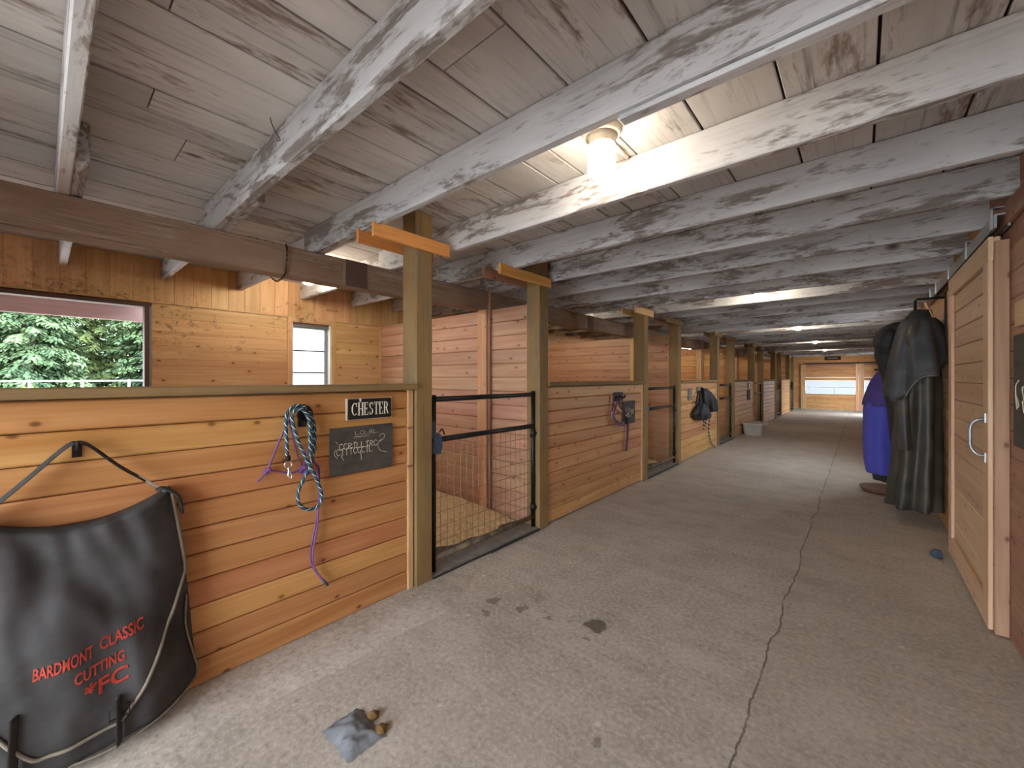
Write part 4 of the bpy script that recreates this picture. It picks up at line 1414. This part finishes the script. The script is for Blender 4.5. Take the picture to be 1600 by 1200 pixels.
fo = sheet('flap', lambda a_, b_: ((-1 + 2 * a_) * 0.985, flap_edge(a_) + (1.0 - flap_edge(a_)) * b_), 0.014, 'bagc', bg_, 48, 36)
pp = []
for k in range(61):
    s = k / 60
    p = bag_front((-1 + 2 * s) * 0.985, flap_edge(s))
    pp.append(p + Vector((0.016, 0, 0)))
up = []
for k in range(1, 14):
    t = k / 13
    vv_ = flap_edge(1.0) + (1 - flap_edge(1.0)) * t
    up.append(bag_front(0.985, vv_) + Vector((0.016, 0.002, 0)))
MB().tube(pp + up, 0.0062, 7).build('piping', 'piping', fo)
# side gusset seam and lower corner
pts = [bag_front(0.97, 0.45) + Vector((0.01, 0, 0)), bag_front(0.93, 0.3) + Vector((0.008, 0, 0)), bag_front(0.985, 0.12) + Vector((0.008, 0, 0)), bag_front(1.0, 0.02) + Vector((0.006, 0, 0)), bag_front(0.6, 0.0) + Vector((0.006, 0, 0)), bag_front(0.0, 0.0) + Vector((0.006, 0, 0)), bag_front(-1.0, 0.0) + Vector((0.006, 0, 0))]
MB().tube(spline(pts, 8), 0.004, 6).build('seam_piping', 'piping', bg_)
# buckle strap
st = MB()
pts = [bag_front(0.28, v_) + Vector((0.022, 0, 0)) for v_ in (0.2, 0.15, 0.1, 0.05, 0.0)]
st.tube(spline(pts, 5), 0.02, 8, 0.22)
st.build('buckle_strap', 'strap', bg_)
pts = [bag_front(-0.42, v_) + Vector((0.022, 0, 0)) for v_ in (0.28, 0.2, 0.12, 0.05, 0.0)]
MB().tube(spline(pts, 5), 0.02, 8, 0.22).build('buckle_strap', 'strap', bg_)
pb_ = bag_front(0.28, 0.14) + Vector((0.03, 0, 0))
MB().tube([pb_ + Vector((0, 0.026 * a_, 0.02 * b_)) for a_, b_ in ((-1, -1), (1, -1), (1, 1), (-1, 1))], 0.003, 6, closed=True).build('buckle', 'iron', bg_)
# shoulder strap over the hook
xs = XW + 0.035
pr, pl_ = bag_front(0.93, 1.0), bag_front(-0.93, 1.0)
hookp = Vector((XW + 0.045, 0.085, 1.115))
MB().tube(spline([pl_ + Vector((0, 0, -0.02)), pl_.lerp(hookp, 0.5), hookp + Vector((0, -0.03, -0.01)), hookp, hookp + Vector((0, 0.03, -0.012)), hookp.lerp(pr, 0.45), pr.lerp(hookp, 0.25)], 6), 0.016, 8, 0.22).build('shoulder_strap', 'strap', bg_)
MB().tube(spline([pr.lerp(hookp, 0.34), pr.lerp(hookp, 0.2), pr.lerp(hookp, 0.05), pr], 4), 0.006, 7).build('strap_clip', 'chrome', bg_)
MB().tube(spline([pr + Vector((0, -0.03, 0.015)), pr + Vector((0.005, 0.0, 0.012)), pr + Vector((0.0, 0.04, -0.03)), pr + Vector((-0.01, 0.055, -0.1))], 5), 0.018, 8, 0.4).build('corner_loop', 'strap', bg_)
hk = thing('wall_hook', 'small iron hook from which the canvas bag hangs', 'hook', (XW, 0.085, 1.1))
MB().tube(spline([(XW, 0.085, 1.09), (XW + 0.03, 0.085, 1.093), (XW + 0.06, 0.085, 1.1), (XW + 0.07, 0.085, 1.125)], 5), 0.006, 8).build('prong', 'iron', hk)
MB().box(XW + 0.0005, XW + 0.005, 0.072, 0.098, 1.06, 1.12).build('plate', 'iron', hk, smooth=False)


def bag_text(s, u0, u1, v, hgt, slant=0.0):
    cu = bpy.data.curves.new('t', 'FONT')
    cu.body = s
    cu.resolution_u = 3
    cu.offset = 0.022
    ob = bpy.data.objects.new('t', cu)
    COL.objects.link(ob)
    dg = bpy.context.evaluated_depsgraph_get()
    dg.update()
    me = bpy.data.meshes.new_from_object(ob.evaluated_get(dg))
    bpy.data.objects.remove(ob)
    xs_ = [q.co.x for q in me.vertices]
    ys_ = [q.co.y for q in me.vertices]
    a, b = min(xs_), max(xs_)
    c, d = min(ys_), max(ys_)
    vs2 = []
    for q in me.vertices:
        t = (q.co.x - a) / (b - a)
        vv_ = v + slant * t + hgt * (q.co.y - c) / (d - c)
        p = bag_front(u0 + (u1 - u0) * t, vv_)
        vs2.append((p.x + 0.0165, p.y, p.z))
    fs2 = [tuple(pg.vertices) for pg in me.polygons]
    bpy.data.meshes.remove(me)
    return vs2, fs2


for s, u0, u1, v_, hh, sl in (('BARDMONT', -0.32, 0.1, 0.385, 0.05, 0.02), ('CLASSIC', 0.15, 0.52, 0.415, 0.05, 0.015), ('CUTTING', -0.04, 0.34, 0.325, 0.045, 0.015), ('*FC', 0.03, 0.36, 0.24, 0.07, 0.015)):
    MB().poly(*bag_text(s, u0, u1, v_, hh, sl)).build('red_print', 'red', fo, smooth=False)

# ------------------------------------------------------------------ coats on the right wall
rk = thing('coat_rack', 'black iron swing-arm rack on the right wall behind the hanging coats', 'rack', (XR, 5.6, 1.9))
MB().box(XR - 0.012, XR - 0.001, 5.3, 5.34, 1.5, 2.12).build('wall_plate', 'iron', rk, smooth=False)
MB().tube([Vector((XR - 0.01, 5.32, 2.08)), Vector((0.40, 5.32, 2.085)), Vector((0.385, 5.32, 2.07)), Vector((0.39, 5.4, 1.9))], 0.011, 8).build('arm', 'iron', rk)
MB().tube([Vector((XR - 0.01, 5.85, 1.87)), Vector((0.3, 5.85, 1.89)), Vector((0.28, 5.85, 1.92))], 0.011, 8).build('arm', 'iron', rk)
MB().tube([Vector((XR - 0.01, 6.35, 1.44)), Vector((0.3, 6.35, 1.45)), Vector((0.12, 6.35, 1.45))], 0.011, 8).build('arm', 'iron', rk)
MB().tube([Vector((0.45, 5.33, 2.05)), Vector((0.52, 5.36, 1.85))], 0.013, 8).build('wooden_bar', 'trim', rk)

ct = thing('long_coat', 'long dark oilskin coat with a shoulder cape hanging beside the plank door', 'coat', (0.4, 5.45, 0.1))
fixn(blob([(0.44, 5.42, 1.93, 0.05, 0.07), (0.41, 5.42, 1.87, 0.12, 0.17), (0.40, 5.42, 1.7, 0.16, 0.23), (0.41, 5.43, 1.4, 0.15, 0.19), (0.41, 5.44, 1.0, 0.155, 0.2), (0.40, 5.46, 0.55, 0.165, 0.22), (0.385, 5.47, 0.2, 0.185, 0.24), (0.385, 5.47, 0.12, 0.19, 0.24)],
          n=72, amp=0.15, seed=2.0, nf=7).build('body', 'oil', ct))
fixn(blob([(0.30, 5.32, 1.6, 0.05, 0.05), (0.28, 5.30, 1.45, 0.06, 0.06), (0.29, 5.28, 1.2, 0.06, 0.065), (0.30, 5.27, 0.95, 0.06, 0.065), (0.31, 5.27, 0.72, 0.055, 0.06), (0.31, 5.27, 0.68, 0.05, 0.055)], n=30, amp=0.1, seed=5, nf=4).build('sleeve', 'oil', ct))
# cape: open shell with a slanted hem
v, f = [], []
n1, n2 = 56, 16
hem = []
for j in range(n2 + 1):
    t = j / n2
    for k in range(n1):
        a_ = 2 * PI * k / n1
        fr = 0.04 * math.sin(5 * a_ + 1 + t) * t + 0.02 * math.sin(11 * a_ + 2) * t
        rx, ry = 0.06 + 0.175 * t ** 0.5 + fr * 0.6, 0.08 + 0.25 * t ** 0.5 + fr
        drop = 0.5 + 0.24 * math.cos(a_ - PI * 1.15) + 0.05 * math.sin(5 * a_)
        X = min(0.40 + rx * math.cos(a_), XR - 0.006)
        v.append((X, 5.42 + ry * math.sin(a_), 1.94 - drop * t - 0.03 * t * t))
for j in range(n2):
    for k in range(n1):
        f.append((j * n1 + k, j * n1 + (k + 1) % n1, (j + 1) * n1 + (k + 1) % n1, (j + 1) * n1 + k))
cp = MB().poly(v, f).build('cape', 'oilcape', ct)
md = cp.modifiers.new('thick', 'SOLIDIFY')
md.thickness = 0.006
hem = [Vector(v[n2 * n1 + k]) for k in range(n1)]
MB().tube(hem, 0.0055, 6, closed=True).build('hem_piping', 'piping', cp)
fixn(blob([(0.43, 5.40, 1.985, 0.07, 0.10), (0.42, 5.40, 1.95, 0.085, 0.115), (0.415, 5.40, 1.9, 0.09, 0.125), (0.41, 5.41, 1.87, 0.1, 0.14)], n=36, amp=0.12, seed=7, nf=3).build('collar', 'blackcloth', ct))

c2 = thing('hooded_jacket', 'black hooded jacket bunched between the oilskin coat and the blue jacket', 'jacket', (0.28, 5.85, 1.0))
fixn(blob([(0.30, 5.8, 1.93, 0.05, 0.06), (0.27, 5.8, 1.87, 0.11, 0.13), (0.25, 5.8, 1.74, 0.12, 0.15), (0.24, 5.8, 1.6, 0.13, 0.16), (0.26, 5.82, 1.45, 0.11, 0.15), (0.29, 5.82, 1.3, 0.11, 0.15), (0.33, 5.83, 1.0, 0.12, 0.15), (0.36, 5.84, 0.6, 0.11, 0.15), (0.36, 5.84, 0.55, 0.1, 0.14)],
          n=48, amp=0.13, seed=9, nf=6).build('body', 'blackcloth', c2))
fixn(blob([(0.22, 5.68, 1.86, 0.03, 0.04), (0.19, 5.66, 1.8, 0.07, 0.075), (0.17, 5.66, 1.7, 0.075, 0.08), (0.19, 5.68, 1.6, 0.05, 0.06)], n=30, amp=0.2, seed=3, nf=4).build('hood', 'blackcloth', c2))

c3 = thing('blue_jacket', 'royal blue jacket with violet yoke hanging left of the dark oilskin coat', 'jacket', (0.2, 6.3, 0.2))
fixn(blob([(0.30, 6.28, 1.5, 0.05, 0.05), (0.27, 6.28, 1.44, 0.11, 0.12), (0.235, 6.28, 1.3, 0.15, 0.17), (0.2, 6.28, 1.12, 0.165, 0.2), (0.195, 6.28, 1.04, 0.17, 0.205)], n=44, amp=0.07, seed=6, nf=4).build('yoke', 'violet', c3))
fixn(blob([(0.2, 6.28, 1.1, 0.155, 0.185), (0.19, 6.28, 0.95, 0.17, 0.21), (0.18, 6.28, 0.6, 0.165, 0.21), (0.19, 6.28, 0.35, 0.16, 0.2), (0.2, 6.28, 0.27, 0.15, 0.19)], n=54, amp=0.06, seed=6, nf=7).build('body', 'blue', c3))
fixn(blob([(0.205, 6.28, 0.32, 0.125, 0.165), (0.21, 6.28, 0.24, 0.11, 0.15), (0.215, 6.28, 0.19, 0.1, 0.14)], n=30, amp=0.1, seed=1, nf=5).build('lining', 'blackcloth', c3))
fixn(blob([(0.32, 6.1, 1.38, 0.06, 0.07), (0.31, 6.05, 1.2, 0.075, 0.08), (0.3, 6.04, 1.0, 0.07, 0.075), (0.3, 6.05, 0.86, 0.06, 0.07)], n=26, amp=0.12, seed=2, nf=4).build('sleeve', 'violet', c3))

pn = MB().lathe([(0.0, 0.012), (0.17, 0.012), (0.2, 0.055), (0.215, 0.06), (0.218, 0.05), (0.185, 0.0), (0.0, 0.0)], (0.2, 6.5, 0.0), 32)
tag(pn.build('feed_pan', 'pan', None, (0.2, 6.5, 0.0)), 'shallow brown rubber feed pan on the floor under the blue jacket', 'pan')
wpz = MB().tube([Vector((0.52, 14.0, 1.75)), Vector((0.52, 14.0, 2.2))], 0.04, 10)
tag(wpz.build('white_downpipe', 'white'), 'short white pipe high on the right wall beyond the coats', 'pipe')

# scrap on the floor at the bottom edge and by the door
sr = thing('crumpled_rag', 'grey rag with rusty scraps lying on the floor at the bottom edge', 'rag', (-1.44, 0.85, 0))
v, f = [], []
for i in range(17):
    for j in range(13):
        X, Y = -1.56 + 0.2 * i / 16, 0.7 + 0.15 * j / 12
        e = min(i, 16 - i, j, 12 - j) / 4
        v.append((X + 0.012 * noise.noise(Vector((i, j, 0.5))), Y + 0.012 * noise.noise(Vector((i, j, 9.5))), 0.002 + min(1, e) * (0.022 + 0.016 * noise.noise(Vector((i * 0.4, j * 0.4, 3))))))
for i in range(16):
    for j in range(12):
        q = i * 13 + j
        f.append((q, q + 13, q + 14, q + 1))
MB().poly(v, f).build('cloth', 'debris', sr)
for (X, Y, r) in ((-1.47, 0.862, 0.02), (-1.39, 0.845, 0.022)):
    fixn(blob([(X, Y, 0.004, r, r), (X, Y, 0.014, r * 0.9, r * 1.1), (X, Y, 0.024, r * 0.4, r * 0.4)], n=14, amp=0.3, seed=X * 9).build('rusty_scrap', 'rust', sr))
sr = blob([(0.44, 4.42, 0.001, 0.03, 0.05), (0.43, 4.42, 0.02, 0.035, 0.06), (0.44, 4.42, 0.05, 0.02, 0.03)], n=18, amp=0.3, seed=3)
tag(fixn(sr.build('door_guide', 'latch')), 'small dark floor guide at the far foot of the sliding door', 'door guide')

# ------------------------------------------------------------------ outside: meadow, fence, fir trees, eave
gr = thing('ground', 'gravel yard added for neutral bounce light, and meadow around the barn outside the stall window', None, (0, 0, -0.13), kind='structure')
box('neutral_bounce_yard', -15, 30, -40, 60, -0.3, -0.13, 'gravel', gr, 0.0)  # gravel added near the barn, keeps green out of the bounced daylight
box('meadow', -90, -15, -60, 90, -0.3, -0.13, 'grass', gr, 0.0)
ev = thing('eave_beam', 'pinkish brown eave board outside the wide stall window', 'beam', (-6.0, 0.5, 2.3))
box('fascia_board', -5.85, -5.80, -3.0, 0.72, 1.95, 2.2, 'fascia', ev, 0.004, 'y')
box('soffit', -5.8, XO - 0.11, -3.0, 0.72, 2.2, 2.23, 'fascia', ev, 0.004, 'y')
fn = thing('paddock_fence', 'white paddock fence seen through the wide stall window', 'fence', (-17, 0, -0.13))
for z in (1.29, 1.04, 0.7, 0.3):
    box('rail', -17.03, -16.99, -12, 22, z - 0.035, z, 'fence', fn, 0.004, 'y')
y = -12
while y < 22:
    box('post', -16.985, -16.93, y, y + 0.055, -0.13, 1.31, 'fence', fn, 0.005, 'z')
    y += 0.98


def fir_mesh(seed, hgt, width, mat):
    rn = random.Random(seed)
    v, f = [], []

    def leaf(c, d, s):
        d = d.normalized()
        sd = d.cross(Vector((0, 0, 1)))
        if sd.length < 0.05:
            sd = Vector((1, 0, 0))
        sd.normalize()
        nz = Vector((0, 0, rn.uniform(-0.35, 0.35)))
        b = len(v)
        v.extend([tuple(c - d * s * 0.3), tuple(c + (sd + nz) * s * 0.30 + d * s * 0.25), tuple(c + d * s), tuple(c - (sd + nz) * s * 0.30 + d * s * 0.25)])
        f.append((b, b + 1, b + 2, b + 3))
    z = 1.15
    while z < hgt:
        t = (z - 1.0) / (hgt - 1.0)
        R_ = width * (1 - t) ** 0.8 + 0.15
        nb_ = 9 if z < 7.5 else 6
        for k in range(nb_):
            a_ = 2 * PI * (k + rn.random()) / nb_
            ln = R_ * rn.uniform(0.7, 1.1)
            dr = rn.uniform(0.18, 0.42)
            dirv = Vector((math.cos(a_), math.sin(a_), 0))
            side = Vector((-dirv.y, dirv.x, 0))
            ns = int((13 if z < 7.5 else 5) * (0.4 + ln / width))
            for q in range(ns):
                u_ = 0.15 + 0.85 * (q + rn.random()) / ns
                c = dirv * (ln * u_) + Vector((0, 0, z + 0.1 * ln * u_ - dr * ln * u_ * u_))
                sp_ = (1 - u_ * 0.75) * ln * 0.32
                for m_ in range(8 if z < 7.5 else 2):
                    o_ = rn.uniform(-1, 1)
                    cc = c + side * (o_ * sp_) + Vector((0, 0, -0.12 * abs(o_) + rn.uniform(-0.08, 0.08)))
                    leaf(cc, dirv * 0.6 + side * o_ * 0.9 + Vector((0, 0, -0.3 - 0.5 * rn.random())), rn.uniform(0.09, 0.2) * (1 if z < 7.5 else 2.6))
        z += rn.uniform(0.24, 0.36) if z < 7.5 else rn.uniform(0.6, 0.85)
    m = bpy.data.meshes.new('foliage')
    m.from_pydata(v, [], f)
    m.materials.append(M[mat])
    return m


def trunk_mesh(hgt):
    mb = MB()
    path = [Vector((0.04 * math.sin(i), 0.03 * math.cos(i * 2), -0.2 + (hgt) * i / 8)) for i in range(9)]
    mb.tube(path, 0.2, 10, rs=[0.24 - 0.024 * i for i in range(9)])
    m = bpy.data.meshes.new('trunk')
    m.from_pydata(mb.v, [], mb.f)
    m.materials.append(M['trunk'])
    return m


firs = [fir_mesh(1, 13, 1.9, 'fir'), fir_mesh(2, 15, 2.0, 'fir'), fir_mesh(3, 12, 1.75, 'fir2')]
tks = [trunk_mesh(12), trunk_mesh(14), trunk_mesh(11)]
spots = [(-25, -3.6, 1), (-24, -0.3, 0), (-27.3, 1.6, 2), (-24.2, 3.7, 1), (-27.5, 5.6, 0), (-24.5, 7.6, 1), (-26, 11.2, 0), (-24.5, 14.6, 2), (-29, 13.6, 1), (-28.5, -2.0, 1), (-31.3, 3.4, 0), (-31, 8.4, 1), (-31.5, -0.2, 0)]
tl = ['broad green fir beyond the fence at the left edge of the stall window', 'dense fir tree beyond the fence, left of the window centre', 'yellowish fir tree in the middle of the stall window view', 'large fir right of the middle in the stall window view',
      'fir tree at the right jamb of the stall window', 'fir tree beyond the window jamb, mostly behind the wall', 'fir tree behind the pine wall between the two windows', 'yellowish fir seen through the louvred window', 'far fir right of the louvred window view',
      'back row fir behind the left of the stall window view', 'back row fir behind the middle of the stall window view', 'back row fir behind the pine wall', 'rearmost fir behind the left half of the stall window view']
for (X, Y, kd), lb in zip(spots, tl):
    t = thing('fir_tree', lb, 'tree', (X, Y, -0.13), 'fir trees beyond the fence')
    rz = random.uniform(0, 6.28)
    for nm, me in (('foliage', firs[kd]), ('trunk', tks[kd])):
        o = bpy.data.objects.new(nm, me)
        COL.objects.link(o)
        o.parent = t
        o.rotation_euler = (0, 0, rz)


def shrub_mesh(seed):
    rn = random.Random(seed)
    v, f = [], []
    for k in range(700):
        d = Vector((rn.gauss(0, 1), rn.gauss(0, 1), rn.gauss(0, 1))).normalized()
        c = Vector((d.x * 0.8, d.y * 0.9, 0.55 + d.z * 0.55)) * rn.uniform(0.75, 1)
        a_ = Vector((rn.gauss(0, 1), rn.gauss(0, 1), rn.gauss(0, 1))).normalized() * rn.uniform(0.06, 0.12)
        b_ = a_.cross(d).normalized() * 0.05
        q = len(v)
        v.extend([tuple(c - a_), tuple(c + b_), tuple(c + a_), tuple(c - b_)])
        f.append((q, q + 1, q + 2, q + 3))
    m = bpy.data.meshes.new('leaves')
    m.from_pydata(v, [], f)
    m.materials.append(M['shrub'])
    return m


shm = [shrub_mesh(5), shrub_mesh(6)]
for k, (X, Y) in enumerate(((-20, -2.2), (-20.3, -0.3), (-20, 1.6), (-20.3, 3.5))):
    t = thing('shrub', ['low yellow green shrub behind the fence at the left window edge', 'low yellow green shrub behind the fence, second from the left', 'low yellow green shrub behind the fence, third from the left', 'low yellow green shrub behind the fence near the right window jamb'][k],
              'shrub', (X, Y, -0.13), 'shrubs behind the fence')
    o = bpy.data.objects.new('leaves', shm[k % 2])
    COL.objects.link(o)
    o.parent = t
    o.scale = (1, 1, 1.1)
